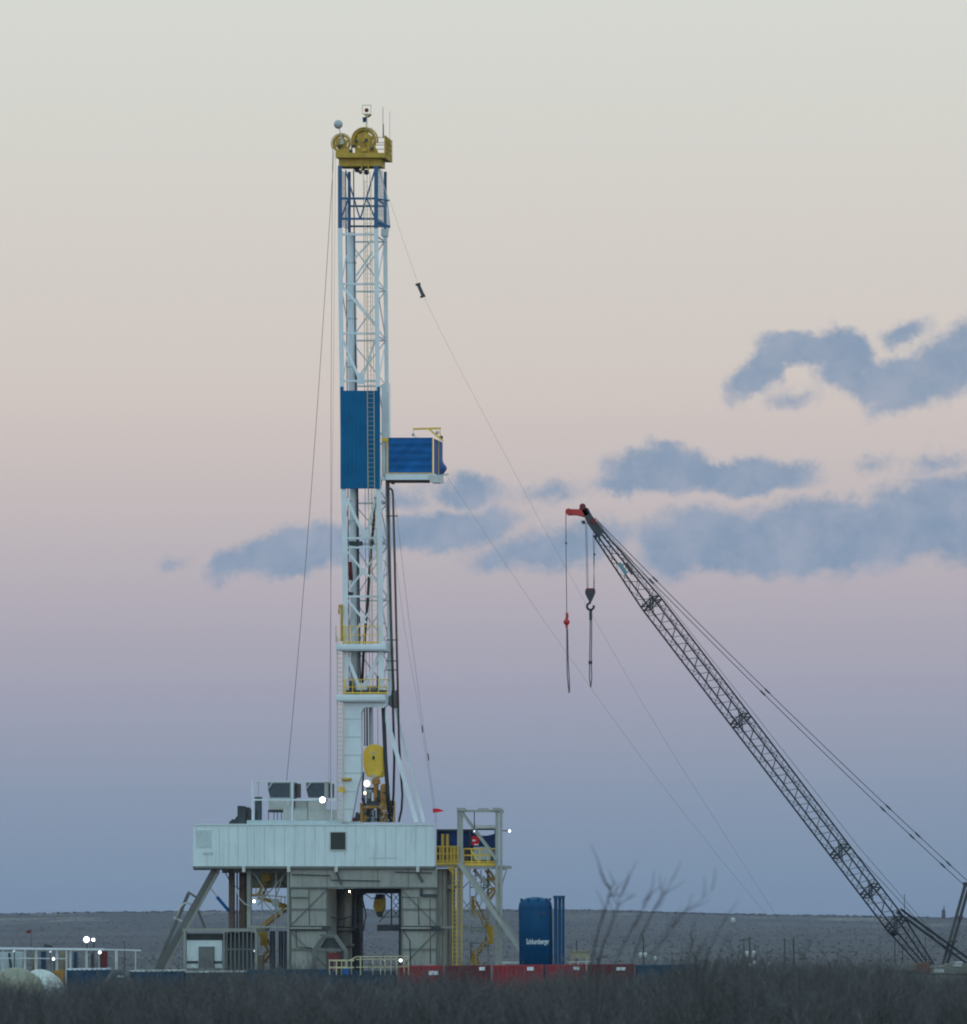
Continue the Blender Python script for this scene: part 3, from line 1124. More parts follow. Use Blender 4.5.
for x, w, d, mt in ((231.2, 5.0, 2.0, 'rusty steel'), (241.8, 5.6, 2.5, 'rusty steel'), (237, 1.2, 4.5, 'dark steel'), (248.8, 4.0, .8, 'base grey'), (288.2, 2.4, .3, 'base grey'), (246, 3, 5, 'dark steel')):
    m = MB()
    fbox(m, x - w / 2, 868.7, x + w / 2, 984, d, d + w * .06)
    m.build('column', mt, sub)
for q in ((247, 925.8, 288, 928, .6, .9), (247, 886, 290, 888, 5.5, 5.7), (222, 869, 290, 873, 2, 2.3), (228, 912, 247, 914, 3, 3.1)):
    m = MB()
    fbox(m, *q)
    m.build('cross_beam', 'base grey', sub)
for a, b in (((253, 872), (287, 924)), ((287, 872), (258, 905)), ((276, 872), (275.5, 926)), ((256, 893), (275, 914)), ((283, 876), (275, 900)), ((275, 900), (288, 925)), ((262, 895), (286, 897)), ((262, 888), (262, 926))):
    m = MB()
    fbar(m, (a[0], a[1], 1.2), (b[0], b[1], 1.2), 1.3)
    m.build('brace', 'base grey', sub)
m = MB()
fbox(m, 272, 899, 279, 906, 1.0, 1.1)
m.build('gusset_plate', 'base grey', sub)
m = MB()
ftube(m, [(236, 887, .7), (239, 898, .7), (245, 904, .7), (252, 907, .7)], 1.1, 6)
m.build('hose', 'dull white', sub, True)

# yellow stair behind the braces
st = thing('staircase', F(266, 985, 3), 'yellow zigzag stairs climbing behind grey braces under the white house', 'staircase')
for (a, b) in (((271, 870), (259, 896)), ((259, 898), (285, 906)), ((288, 906), (262, 926)), ((259, 930), (270, 952)), ((270, 950), (258, 966)), ((258, 966), (268, 985))):
    m = MB()
    fbar(m, (a[0] - 1.5, a[1], 3), (b[0] - 1.5, b[1], 3), 2.2)
    fbar(m, (a[0] + 3.5, a[1], 3.9), (b[0] + 3.5, b[1], 3.9), 2.2)
    n = 8
    for i in range(n):
        x = a[0] + (b[0] - a[0]) * (i + .5) / n
        y = a[1] + (b[1] - a[1]) * (i + .5) / n
        fbox(m, x - 1.8, y - .3, x + 3.6, y + .4, 2.9, 3.9)
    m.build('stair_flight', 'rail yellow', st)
for (x0, y0, x1, y1) in ((252, 894, 262, 896.5), (278, 905, 289, 908), (255, 926.5, 266, 929), (262, 872, 270, 882), (260.5, 932, 267, 946)):
    m = MB()
    fbox(m, x0, y0, x1, y1, 2.9, 3.0 if y1 - y0 > 5 else 4)
    m.build('landing', 'rail yellow', st)
for x in (252, 256, 260.5, 281, 285, 289):
    m = MB()
    fbar(m, (x, 884 if x < 270 else 897, 2.9), (x, 896 if x < 270 else 907, 2.9), .8)
    m.build('post', 'rail yellow', st)
# pipes under the landing
for i, (x, w) in enumerate(((272.5, 5.5), (281, 5), (286, 4))):
    m = MB()
    ftube(m, [(x, 931, 2.0), (x, 985, 2.0)], w, 10)
    m.make('standing_pipe', 'grille grey', ('thick slate grey pipe standing beside the yellow stairs', 'middle slate grey pipe of three standing by the stairs', 'slate grey pipe standing closest to the ribbed grey leg')[i], 'pipe', 'grey pipes standing under the rig')
m = MB()
fbox(m, 254.5, 955, 262, 985, 1.2, 1.8)
m.make('control_cabinet', 'tan box', 'small tan cabinet standing at the foot of the yellow stairs', 'cabinet')

# ---- control cabin and its open frame
cb = thing('control_cabin', F(205, 985, -1), 'small pale cabin with a black band standing within a steel frame', 'cabin')
m = MB()
fbox(m, 186.8, 940.2, 222.3, 968, -1.0, 1.2)
m.build('wall', 'white cladding', cb)
m = MB()
fbox(m, 186.5, 933.6, 222.6, 940.0, -1.05, 1.2)
m.build('black_band', 'dark opening', cb)
m = MB()
fbox(m, 198.6, 946.5, 213.4, 968.2, -1.25, -1.0)
m.build('door', 'strut grey', cb)
m = MB()
fbox(m, 187, 961, 198, 963.4, -1.05, -1.0)
fbox(m, 214, 961, 222, 963.4, -1.05, -1.0)
m.build('vent', 'dark steel', cb)
m = MB()
fbox(m, 182.6, 928.4, 256, 931.6, -1.5, 1.6)
fbox(m, 183.4, 931.6, 185.8, 985, -1.5, -1.3)
fbox(m, 255, 931.6, 257, 985, -1.5, -1.3)
fbox(m, 223.3, 931.6, 224.5, 985, -1.5, -1.3)
fr = m.build('outer_frame', 'base grey', cb)
m = MB()
for x in np.arange(226, 255, 4.1):
    fbox(m, x, 931.7, x + 1.3, 984, -1.45, -1.35)
fbox(m, 224.6, 948.5, 255, 950, -1.45, -1.36)
m.build('grille', 'strut grey', cb)
m = MB()
fbox(m, 224.6, 933, 255, 984, .2, .4)
m.build('back_panel', 'grille grey', cb)

# ---- machinery on the roof of the floor house
for i, (x0, x1) in enumerate(((268, 298.6), (306.2, 331.6))):
    r = thing('radiator_unit', F((x0 + x1) / 2, 797, 2.5), ('wider dark grey cooler standing on pale boxes above the white house', 'dark grey cooler on the roof just behind the bright white floodlight')[i], 'cooler', 'dark coolers on the roof')
    m = MB()
    w = x1 - x0
    fpoly(m, [(x0, 783), (x0 + w * .72, 783), (x0 + w * .72, 797.4), (x0 + 2, 797.4), (x0, 789)], 2.2, 3.0)
    m.build('grille', 'grille grey', r)
    m = MB()
    fbox(m, x0 + w * .72, 782.2, x0 + w * .76, 797.6, 2.15, 3.6)
    fbox(m, x0 - .5, 781.8, x0 + w * .76, 783, 2.15, 3.6)
    fbar(m, (x0, 788.5, 2.12), (x0 + 4.5, 782.5, 2.12), 1.5)
    m.build('frame', 'dish grey', r)
    m = MB()
    fbox(m, x0 + w * .78, 783.5, x0 + w * .95, 797.4, 3.0, 4.0)
    m.build('fan_housing', 'dark steel', r)
boxes = [((268.6, 798, 290.5, 809.6, 2.2, 3.6), 'wide pale box directly beneath the wider dark cooler'),
         ((283.2, 805.8, 292.6, 820, 1.9, 2.2), 'pale upright box beside the roof railing post'),
         ((294.6, 808.8, 307.6, 820, 1.9, 3.2), 'pale box between the two coolers at roof level'),
         ((295.2, 801.2, 307, 808.6, 3.0, 4.0), 'small grey box stacked high between the two coolers'),
         ((308.2, 800.4, 321.8, 809.6, 2.2, 3.4), 'pale box beside the bright floodlight on the roof'),
         ((308.2, 809.8, 331.4, 820, 1.9, 3.4), 'long pale box lying beneath the bright floodlight')]
for (x0, y0, x1, y1, d0, d1), lab in boxes:
    eb = thing('equipment_box', F((x0 + x1) / 2, y1, d0), lab, 'equipment box', 'pale boxes on the roof')
    m = MB()
    fbox(m, x0, y0, x1, y1, d0, d1)
    m.build('case', 'dull white', eb)
    m = MB()
    fbox(m, x0 - .2, y0 - .4, x1 + .2, y0 + .6, d0 - .03, d1)
    fbox(m, (x0 + x1) / 2 - .25, y0 + 1, (x0 + x1) / 2 + .25, y1, d0 - .02, d0)
    m.build('lid', 'tube grey', eb)
m = MB()
fbox(m, 268, 809.8, 282.8, 812.2, 2.0, 3.2)
for x in (268.5, 274, 277.5, 281.5):
    fbar(m, (x, 812.2, 2.1), (x, 821, 2.1), .7)
m.make('steel_table', 'dark steel', 'dark topped steel table on thin legs on the roof', 'steel table')
rr = thing('roof_railing', F(300, 823, .6), 'pale railing with tall posts along the white house roof', 'railing')
for x in (252.6, 292.4, 331.2, 337.8):
    m = MB()
    fbar(m, (x, 780.6, .7), (x, 822, .7), 1.9 if x != 337.8 else 1.2)
    m.build('post', 'white paint', rr)
m = MB()
fbar(m, (252, 799.8, .7), (339, 799.8, .7), 1.6)
fbar(m, (252, 781.2, .7), (339, 781.2, .7), .9)
m.build('rail', 'white paint', rr)
m = MB()
fbox(m, 246.8, 820.2, 342, 823.8, .5, 6)
m.build('base_frame', 'tube grey', rr)
tk = thing('exhaust_drum', F(258.4, 820, 1.5), 'slate grey drum with a slim stack standing behind the roof railing', 'exhaust drum')
m = MB()
ftube(m, [(258.4, 798, 1.6), (258.4, 820.2, 1.6)], 7.2, 14)
ftube(m, [(258.4, 797, 1.6), (258.4, 798, 1.6)], 8.2, 14)
m.build('drum', 'grille grey', tk)
m = MB()
ftube(m, [(258.4, 782, 1.6), (258.4, 797, 1.6)], .8, 6)
fbar(m, (255.5, 781.6, 1.6), (259.6, 782.6, 1.6), .9)
m.build('stack', 'dish grey', tk)
wn_ = thing('winch', F(241, 824, 1), 'black winch unit at the free end of the white house roof', 'winch')
m = MB()
fbox(m, 237.4, 805.8, 241.2, 823.9, .8, 2)
fbox(m, 241.2, 807, 245.4, 823.9, .8, 2)
fbox(m, 248.5, 809, 251, 820, 1, 1.6)
m.build('housing', 'dark steel', wn_)
m = MB()
fpoly(m, [(228.5, 823.8), (230, 821), (234, 820), (237, 816), (237.4, 823.8)], .9, 1.6)
ftube(m, [(233, 821, .9), (233, 821, 1.7)], 4, 10)
m.build('drum', 'dark steel', wn_)
m = MB()
fbox(m, 338.6, 787.2, 343.2, 792.4, -.5, -.1)
m.make('junction_box', 'yellow paint', 'small bright yellow box fixed beside the foot of the side ladder', 'box')
m = MB()
ftube(m, [(342, 779.6, -.6), (350, 779.6, -.6)], 3.6, 10)
m.sphere(F(350.2, 779.6, -.6), .11, 8)
m.make('horn', 'crown yellow', 'small dull yellow horn pointing across the white mast foot', 'horn')


# ---- lamps
def lamp(x, y, d, rpx, mt, label, arm=None, group='lit floodlights', housing='dark steel'):
    c0 = F(x, y, d)
    t = thing('floodlight', c0 - Vector((0, 0, rpx * .06)), label, 'floodlight', group)
    m = MB()
    r = rpx * .06 * .82
    n = 14
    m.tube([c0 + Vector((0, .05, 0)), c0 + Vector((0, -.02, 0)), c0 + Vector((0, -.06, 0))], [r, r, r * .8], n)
    m.build('glow_ring', mt + ' rim', t)  # dimly emissive ring, added to imitate glow around the bulb
    m = MB()
    m.sphere(c0 + Vector((0, -.05, 0)), r * .74, 12)
    m.build('bulb', mt, t)
    m = MB()
    m.tube([c0 + Vector((0, .06, 0)), c0 + Vector((0, .12, 0)), c0 + Vector((0, .3, 0))], [r * 1.02, r * 1.0, r * .5], n)
    if arm:
        m.bar(c0 + Vector((0, .2, 0)), F(*arm), .06)
    m.build('housing', housing, t)


lamp(322.5, 799.9, .45, 4.2, 'lamp cold', 'brightest white floodlight mounted on the roof railing', (331, 800, .7))
lamp(366.8, 783.5, 1.9, 4.6, 'lamp warm', 'warm white floodlight glowing behind the top drive under the yellow block', (366.8, 806, 2.2))
lamp(364.8, 793, 2.0, 2.4, 'lamp warm', 'smaller warm lamp below the glowing floodlight behind the top drive', (364.8, 806, 2.3))
lamp(509.6, 831, 1.0, 1.4, 'lamp cold', 'white lamp on an arm at the outer post of the stair tower', (501, 830.5, 1.3))
lamp(474.3, 831.2, -.3, 1.1, 'lamp small', 'small lamp hanging under the canopy edge in the stair tower', (474.3, 812, .0))
lamp(254.2, 901.3, 2.6, 2.0, 'lamp cold', 'white lamp shining beside the yellow stairs under the house', (250, 901, 2.8))
lamp(254.6, 951, 0, 1.3, 'lamp small', 'faint lamp at the foot of the yellow stairs beside the frame', (256, 951, .6))
lamp(333, 891.0, 2.9, 1.2, 'lamp amber', 'amber lamp above the first riser in the cellar', (333, 887.6, 2.8))
lamp(349.5, 891.5, 2.9, 1.0, 'lamp amber', 'weaker amber lamp above the second riser in the cellar', (349.5, 887.6, 2.8))
lamp(400.6, 960.4, -1.5, 2.0, 'lamp cold', 'white lamp shining at the end of the pale yellow handrail', (400.6, 970, -1.3))
lamp(384.6, 960.3, -1.4, .8, 'lamp small', 'tiny lamp in the middle of the pale yellow handrail', (384.6, 970, -1.3))

# ------------------------------------------------------------------ stair tower
tw = thing('stair_tower', F(480, 985, 1), 'tall grey steel stair tower with yellow landings beside the white house', 'stair tower')
for x, w, d in ((458.6, 2.8, .3), (461.6, 2.8, .3), (497, 3.2, .3), (501, 3.0, .3), (488, 2.2, 4), (460.5, 2.6, 4.0), (499.5, 2.6, 4.0)):
    m = MB()
    fbar(m, (x, 808.5 if d < 1 else 866, d), (x, 985, d), w)
    m.build('column', 'tower grey', tw)
m = MB()
fbar(m, (457.5, 811, .3), (503, 811, .3), 2.4)
fbar0(m, (459, 811.5, .3), (459, 811.5, 1.1), 2.4)
fbar0(m, (499, 811.5, .3), (499, 811.5, 1.1), 2.4)
fbox(m, 456.8, 807.8, 464.5, 811, .1, .5)
fbox(m, 492.5, 807.8, 500, 811, .1, .5)
fbox(m, 478, 808.2, 488, 810, .3, .6)
m.build('top_beam', 'tower grey', tw)
for a, b, w, d in (((461.5, 812.5), (497, 861), 2.2, .2), ((463, 812.5), (498.5, 860), 1.6, .6), ((459, 863), (521, 951), 4.4, -.1), ((462.5, 863), (523, 948), 2.4, .5), ((474, 870), (487, 885), 3.2, 1.5), ((503, 870), (509, 868), 1.5, .5),
                   ((501.5, 885), (507, 869), 1.6, .4)):
    m = MB()
    if b[1] > 940:
        t = 36 / (b[1] - a[1])
        b = (b[0] + (b[0] - a[0]) * t, b[1] + 36)
    fbar(m, (a[0], a[1], d), (b[0], b[1], d), w)
    m.build('strut', 'tower grey', tw)
for a, b in (((463, 888), (478, 872)), ((463, 900), (490, 940)), ((465, 922), (488, 945)), ((492, 880), (480, 905)), ((463, 910), (485, 885)), ((487, 905), (500, 945)), ((470, 948), (500, 948)), ((464, 940), (476, 955)), ((470, 868), (470, 984)),
             ((476, 868), (476, 984)), ((481, 870), (481, 900)), ((463, 930), (487, 930))):
    m = MB()
    fbar(m, (a[0], a[1], 2.0), (b[0], b[1], 2.0), 1.0)
    m.build('brace', 'tower grey', tw)
m = MB()
fbox(m, 466, 865.6, 505, 868.6, .6, 2.6)
fboxp(m, 436, 864.8, 458, 867, .2, 3)
m.build('deck', 'tower grey', tw)
m = MB()
ftube(m, [(474.3, 812, .3), (474.8, 826, .3)], .5, 5)
m.build('chain', 'wire', tw)


def rails(m, x0, x1, y0, y1, d, n, mids=2, pw=.9):
    for x in np.linspace(x0, x1, n):
        fbar(m, (x, y0, d), (x, y1, d), pw)
    for k in range(mids + 1):
        y = y0 + (y1 - y0) * k / (mids + .6)
        fbar(m, (x0, y, d), (x1, y, d), pw)
    fbox(m, x0, y1 - 2.6, x1, y1, d - .03, d + .03)


m = MB()
rails(m, 436.4, 458, 846.5, 864.8, .1, 7, 2, 1.1)
m.build('railing', 'rail yellow', tw)
m = MB()
fbox(m, 450, 846, 457.5, 864, .3, .36)
m.build('gate_panel', 'rail yellow', tw)
for x in (442.5, 447.2):
    m = MB()
    fbox(m, x - 1.2, 834, x + 1.2, 864, 1.2, 1.4)
    m.build('post', 'rail yellow', tw)
m = MB()
rails(m, 463.5, 496, 848.8, 865.6, .6, 5, 2, 1.2)
fbar(m, (471, 850, .62), (480, 864, .62), 1.4)
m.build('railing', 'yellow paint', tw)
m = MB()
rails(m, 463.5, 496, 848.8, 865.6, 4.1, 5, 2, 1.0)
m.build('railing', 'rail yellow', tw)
rnd = random.Random(8)
for i in range(16):
    x, y = rnd.uniform(464, 494), rnd.uniform(870, 945)
    dx, dy = ((0, rnd.uniform(14, 34)), (rnd.uniform(10, 20), rnd.uniform(-2, 2)), (rnd.uniform(8, 16) * rnd.choice((-1, 1)), rnd.uniform(10, 24)))[i % 3]
    m = MB()
    fbar(m, (x, y, rnd.uniform(1.2, 3.8)), (min(max(x + dx, 463), 499), y + dy, rnd.uniform(1.2, 3.8)), rnd.uniform(.6, 1.1))
    m.build('brace', rnd.choice(('tower grey', 'strut grey', 'strut grey')), tw)
# caged yellow ladder below the landing
m = MB()
for x in (452.6, 457, 461.6):
    fbar(m, (x, 866, -.1), (x, 985, -.1), 1.2)
y = 868
while y < 984:
    fbar(m, (452.6, y, -.1), (461.6, y, -.1), .7)
    y += 4.2
fpoly(m, [(447, 867), (453, 867), (455.5, 876), (452, 874)], .2, .3)
m.build('caged_ladder', 'rail yellow', tw)
for pts in (((485, 870), (496, 886)), ((494.5, 887), (484, 902)), ((471.5, 900), (489, 935)), ((489, 935), (471, 958)), ((471, 952), (482, 985))):
    m = MB()
    (a, b) = pts
    fbar(m, (a[0], a[1], 3), (b[0], b[1], 3), 1.8)
    fbar(m, (a[0] + 4, a[1], 3.9), (b[0] + 4, b[1], 3.9), 1.8)
    for i in range(9):
        x = a[0] + (b[0] - a[0]) * (i + .5) / 9
        y = a[1] + (b[1] - a[1]) * (i + .5) / 9
        fbox(m, x, y - .3, x + 4, y + .4, 3, 3.9)
    m.build('stair_flight', 'rail yellow', tw)
for (x0, y0, x1, y1) in ((485, 878.5, 497, 880.5), (487, 888, 497, 890), (487, 926, 493, 944), (470, 950, 476, 964), (471, 896, 474, 915)):
    m = MB()
    fbox(m, x0, y0, x1, y1, 2.8, 3.0)
    m.build('landing', 'rail yellow', tw)
m = MB()
fbox(m, 502, 961.6, 520, 963.6, .2, .4)
fbox(m, 503, 963.6, 504.4, 985, .2, .4)
m.build('kick_rail', 'dull white', tw)

# shelter with navy curtains behind the landing
sh = thing('shelter', F(466, 866, 3), 'dark shelter with navy blue curtains behind the yellow landing rails', 'shelter')
m = MB()
pl = [(437, 831), (470, 831), (474, 833)] + [(474 + 21 * i / 8, 833.5 + 2.2 * math.sin(math.pi * i / 8)) for i in range(1, 9)] + [(495, 850), (437, 846)]
fpoly(m, pl, 2.6, 2.66)
m.build('curtain', 'navy tarp', sh)
m = MB()
fboxp(m, 436.4, 829.2, 476, 831, 2.3, 5)
fbox(m, 436.4, 831, 438, 865, 2.3, 2.5)
fbox(m, 469, 831, 470.6, 865, 2.3, 2.5)
fbox(m, 494.5, 828, 496, 865, 2.3, 2.5)
fbox(m, 472, 828.6, 496, 830, 2.3, 2.6)
m.build('frame', 'dark steel', sh)
m = MB()
fboxp(m, 473.4, 825.2, 496.4, 828.4, 2.0, 5.2)
m.build('canopy', 'dull white', sh)
m = MB()
fbox(m, 438.5, 846, 494, 865, 3.0, 3.1)
m.build('back_wall', 'strut grey', sh)
m = MB()
fbox(m, 471.4, 836.2, 478.6, 845.2, 1.6, 1.7)
pn = m.make('notice_panel', 'flag red', 'small red and white panel hung in the shelter behind the diagonal beam', 'panel')
m = MB()
fbox(m, 472.4, 839.6, 475.4, 841.4, 1.56, 1.6)
fbox(m, 474, 844, 478.4, 845.2, 1.56, 1.6)
m.build('white_patch', 'label white', pn)
m = MB()
fbox(m, 473.5, 846.8, 488, 860, 1.8, 2.6)
m.make('locker', 'tube grey', 'grey locker standing behind the yellow rail under the canopy', 'locker')

# ------------------------------------------------------------------ tanks in front of the rig
TY = 285.0


def steel_tank(x0, x1, y0, label, body, nrib, cat='steel tank', group=None, plate=None, rim=None):
    w = (P(x1, y0, TY) - P(x0, y0, TY)).x
    base = P(x0, y0, TY)
    top = base.z
    base = Vector((base.x, TY, GZ))
    t = thing('steel_tank', base, label, cat, group)
    h = top - GZ
    m = MB()
    m.box(base + Vector((0.02, .08, 0)), base + Vector((w - .02, 2.6, h - .06)))
    bd = m.build('body', body, t)
    m = MB()
    for i in range(nrib + 1):
        x = .08 + (w - .16) * i / nrib
        m.box(base + Vector((x - .05, -.02, .05)), base + Vector((x + .05, .08, h - .06)))
    m.build('rib', body, bd)
    m = MB()
    m.box(base + Vector((0, 0, h - .1)), base + Vector((w, .06, h)))
    m.box(base + Vector((0, 2.56, h - .1)), base + Vector((w, 2.62, h)))
    m.box(base + Vector((0, .06, h - .1)), base + Vector((.06, 2.56, h)))
    m.box(base + Vector((w - .06, .06, h - .1)), base + Vector((w, 2.56, h)))
    m.build('rim', rim or body, t)
    if plate:
        px, py, pw, ph = plate
        c = P(px, py, TY)
        m = MB()
        m.box((c.x - pw * .0285, TY - .05, c.z - ph * .0285), (c.x + pw * .0285, TY - .022, c.z + ph * .0285))
        m.build('label_plate', 'label white', t)
    return t


steel_tank(398, 443.4, 966.0, 'deep red ribbed tank below the end lamp of the yellow handrail', 'tank red', 9, group='red ribbed tanks', plate=(433.5, 973, 9.5, 4))
steel_tank(444.4, 491, 965.8, 'dull red tank at the foot of the yellow ladder tower', 'deep red', 10, group='red ribbed tanks', plate=(482, 968.7, 5.5, 3.4))
steel_tank(492.4, 543.6, 965.4, 'brightest red ribbed tank, in front of the foot of the blue silo', 'tank red', 11, group='red ribbed tanks', plate=(530.3, 968.8, 6.5, 3.6))
steel_tank(545, 586.5, 965, 'red tank whose end peeks out past the blue silo', 'tank red', 9, group='red ribbed tanks', plate=(576.5, 968.3, 6, 3.2))
steel_tank(588, 635, 964.6, 'darkest red tank, next to the blue tank behind the bare twigs', 'deep red', 10, group='red ribbed tanks', plate=(621, 968.8, 9, 3.2))
steel_tank(636.5, 700, 965.2, 'dull blue tank at the end of the red row behind the bare twigs', 'skid blue', 12, group='blue tanks')
steel_tank(247, 328, 970, 'long dark blue tank in front of the yellow stairs', 'skid blue', 14, group='blue tanks')
steel_tank(329.5, 397, 971.5, 'dark blue tank beneath the pale yellow handrail', 'skid blue', 12, group='blue tanks')
steel_tank(66, 108, 968.6, 'blue tank with a pale rim between the pale tarp mound and the dark tent', 'skid blue', 8, group='blue tanks', rim='white paint')
steel_tank(129, 184, 970.2, 'dark blue tank with a pale rim between the dark tent and the small pale cabin', 'skid blue', 10, group='blue tanks', rim='dull white')
steel_tank(185, 246, 971.2, 'grey tank with a pale rim below the small pale cabin', 'grille grey', 10, rim='dull white')
# pale yellow handrail in front of the gap
hr = thing('handrail', P(365, 990, TY - .4), 'pale yellow handrail on the blue tank before the gap in the rig', 'handrail')
m = MB()


def ybar(m, x0, y0, x1, y1, w, Y=TY - .3):
    m.bar(P(x0, y0, Y), P(x1, y1, Y), w * .057)


for x in (329.5, 336.5, 341.5, 346.5, 351.5, 360.5, 372.8, 380.6, 385, 391, 396.5, 404, 408.5):
    m = MB()
    ybar(m, x, 956.4 if x > 355 else 960, x, 975, 1.3 if x in (336.5, 360.5, 346.5) else .9)
    m.build('post', 'pale rail', hr)
m = MB()
for y in (956.5, 959.2, 967):
    ybar(m, 356, y + .2, 408.5, y - .3, .9)
for y in (960.4, 967.5):
    ybar(m, 328.8, y, 354, y, 1.7)
ybar(m, 350, 960, 357, 956.5, 1.0)
m.build('rail', 'pale rail', hr)
m = MB()
pbox(m, 342.8, 968.5, 349, 975, TY - .7, .4)
m.make('bin', 'tarp blue', 'small bright blue bin hanging on the pale yellow handrail', 'bin')

# ---- blue silo with lettering
SYL = 291.0
c = P(536.2, 966, SYL)
silo = thing('silo', Vector((c.x, SYL + 1, GZ)), 'tall blue cylindrical silo with a white lettered band standing behind the red tanks', 'silo')
zt = P(536, 899.5, SYL).z
r = 16.8 * K * SYL
m = MB()
ctr = Vector((c.x, SYL + r, 0))
m.tube([ctr + Vector((0, 0, z)) for z in (GZ, zt - .45, zt - .2, zt - .02, zt + .12, zt + .17)], [r, r, r * .965, r * .84, r * .45, .05], 40)
sb = m.build('shell', 'tank blue', silo, True)
m = MB()
for a in np.arange(0, 2 * math.pi, .7):
    p = ctr + Vector((math.cos(a) * r * .88, math.sin(a) * r * .88, zt - .06))
    m.box(p - Vector((.07, .07, 0)), p + Vector((.07, .07, .14)))
for z in (GZ + 1.2, GZ + 2.9, zt - .5):
    m.tube([ctr + Vector((0, 0, z)), ctr + Vector((0, 0, z + .05))], r + .025, 40)
m.build('fitting', 'tank blue', sb)
m = MB()
a = P(543.5, 913.5, SYL)
m.tube([(a.x, SYL - .02, a.z), (a.x, SYL + .3, a.z)], .08, 10)
m.build('port', 'dark steel', sb)
for i, (x0, x1, yy) in enumerate(((554, 557.6, 896.0), (558.2, 561.4, 896.8), (562, 564.6, 897.6))):
    m = MB()
    pbox(m, x0, yy, x1, 995, SYL + .5 + i * .2, .35)
    m.build('duct', 'tank blue', silo)
m = MB()
pbox(m, 553.4, 895.6, 565, 898.4, SYL + .45, 1.0)
m.build('duct_head', 'skid blue', silo)
cu = bpy.data.curves.new('lettering', 'FONT')
cu.body = 'Schlumberger'
cu.size = 1.0
cu.align_x = 'CENTER'
cu.offset = 0.012
tmp = bpy.data.objects.new('lettering', cu)
COL.objects.link(tmp)
bpy.context.view_layer.update()
dg = bpy.context.evaluated_depsgraph_get()
me = bpy.data.meshes.new_from_object(tmp.evaluated_get(dg))
bpy.data.objects.remove(tmp)
co = np.empty(len(me.vertices) * 3)
me.vertices.foreach_get('co', co)
co = co.reshape(-1, 3)
wid = co[:, 0].max() - co[:, 0].min()
W, H = 24.5 * K * SYL, 5.6 * K * SYL / 0.74
tc0 = P(538.2, 944, SYL)
ox = co[:, 0] * (W / wid)
arc = (ox + tc0.x - ctr.x) / r
new = np.stack([ctr.x + np.sin(arc) * (r + .02), ctr.y - np.cos(arc) * (r + .02), tc0.z + co[:, 1] * H], 1)
new -= np.array(silo.location)
me.vertices.foreach_set('co', new.astype(np.float32).ravel())
me.update()
me.materials.clear()
me.materials.append(MATS['label white'])
lo = bpy.data.objects.new('lettering', me)
COL.objects.link(lo)
lo.parent = silo

# ------------------------------------------------------------------ camp at the edge
mt_ = thing('mud_tank_rail', P(66, 990, 296), 'long row of pale posts under a white top rail on the mud tanks', 'railing')
m = MB()
a, b = P(-30, 948, 296), P(104, 949.4, 296)
m.bar(a, b, .12)
m.bar(b, P(141, 950.4, 297), .07)
m.bar(P(-30, 958, 296), P(66, 958.6, 296), .05)
m.build('rail', 'white paint', mt_)
for x, w in ((25, .13), (36, .16), (51, .1), (57, .13), (66.5, .12), (70.5, .12), (86.6, .15), (99.6, .1), (116.4, .15), (135.5, .06), (15, .08), (3, .08)):
    m = MB()
    m.bar(P(x, 949.2, 296.2), P(x, 990, 296.2), w)
    m.build('post', 'dull white', mt_)
for x0, x1, y0, mt, lab in ((-10, 9.5, 952, 'tube grey', 'pale blue cabinet at the very edge behind the white rail'), (11, 22.5, 951.5, 'tube grey', 'pale blue cabinet between white posts near the edge'), (31, 33.5, 953, 'tan box', 'narrow tan cabinet among the white posts'),
                            (41, 45, 951.5, 'skid blue', 'dark navy drum rack among the white posts'), (59.5, 64, 951, 'tan box', 'wider tan cabinet beside the lit white post'), (73.5, 76.5, 952, 'skid blue', 'slim navy cabinet beside the tan one'),
                            (91, 93, 953, 'dark steel', 'slim dark cabinet below the twin floodlights')):
    t = thing('cabinet', P((x0 + x1) / 2, 990, 298), lab, 'cabinet', 'cabinets behind the white rail')
    m = MB()
    pbox(m, x0, y0, x1, 989, 297.5, 1.0)
    m.build('case', mt, t)
    m = MB()
    pbox(m, x0 + .5, y0 + 2, x0 + (x1 - x0) * .48, 988, 297.46, .04)
    pbox(m, x0 + (x1 - x0) * .52, y0 + 2, x1 - .5, 988, 297.46, .04)
    m.build('door', mt, t)
m = MB()
m.bar(P(102, 951, 297), P(104.2, 990, 297), .26)
m.bar(P(106.2, 951, 297), P(105, 990, 297), .18)
m.make('red_post', 'dark red', 'dark red forked post beside the white rail lamp', 'post')
m = MB()
m.bar(P(9, 953, 297), P(13.5, 985, 297), .14)
m.bar(P(44, 946, 297), P(52, 948, 297), .3)
m.make('pump', 'dark steel', 'dark pump gear seen through the white rail', 'pump')
m = MB()
pbox(m, -4, 965.6, 9, 990, 299, 1.5)
m.make('skip', 'drive orange', 'low orange skip behind the pale tarp mound', 'skip')
m = MB()
pbox(m, 53, 970, 63.5, 990, 293, 1.0)
m.make('pump_skid', 'drive orange', 'low orange pump skid at the end of the pale tarp mound', 'pump')


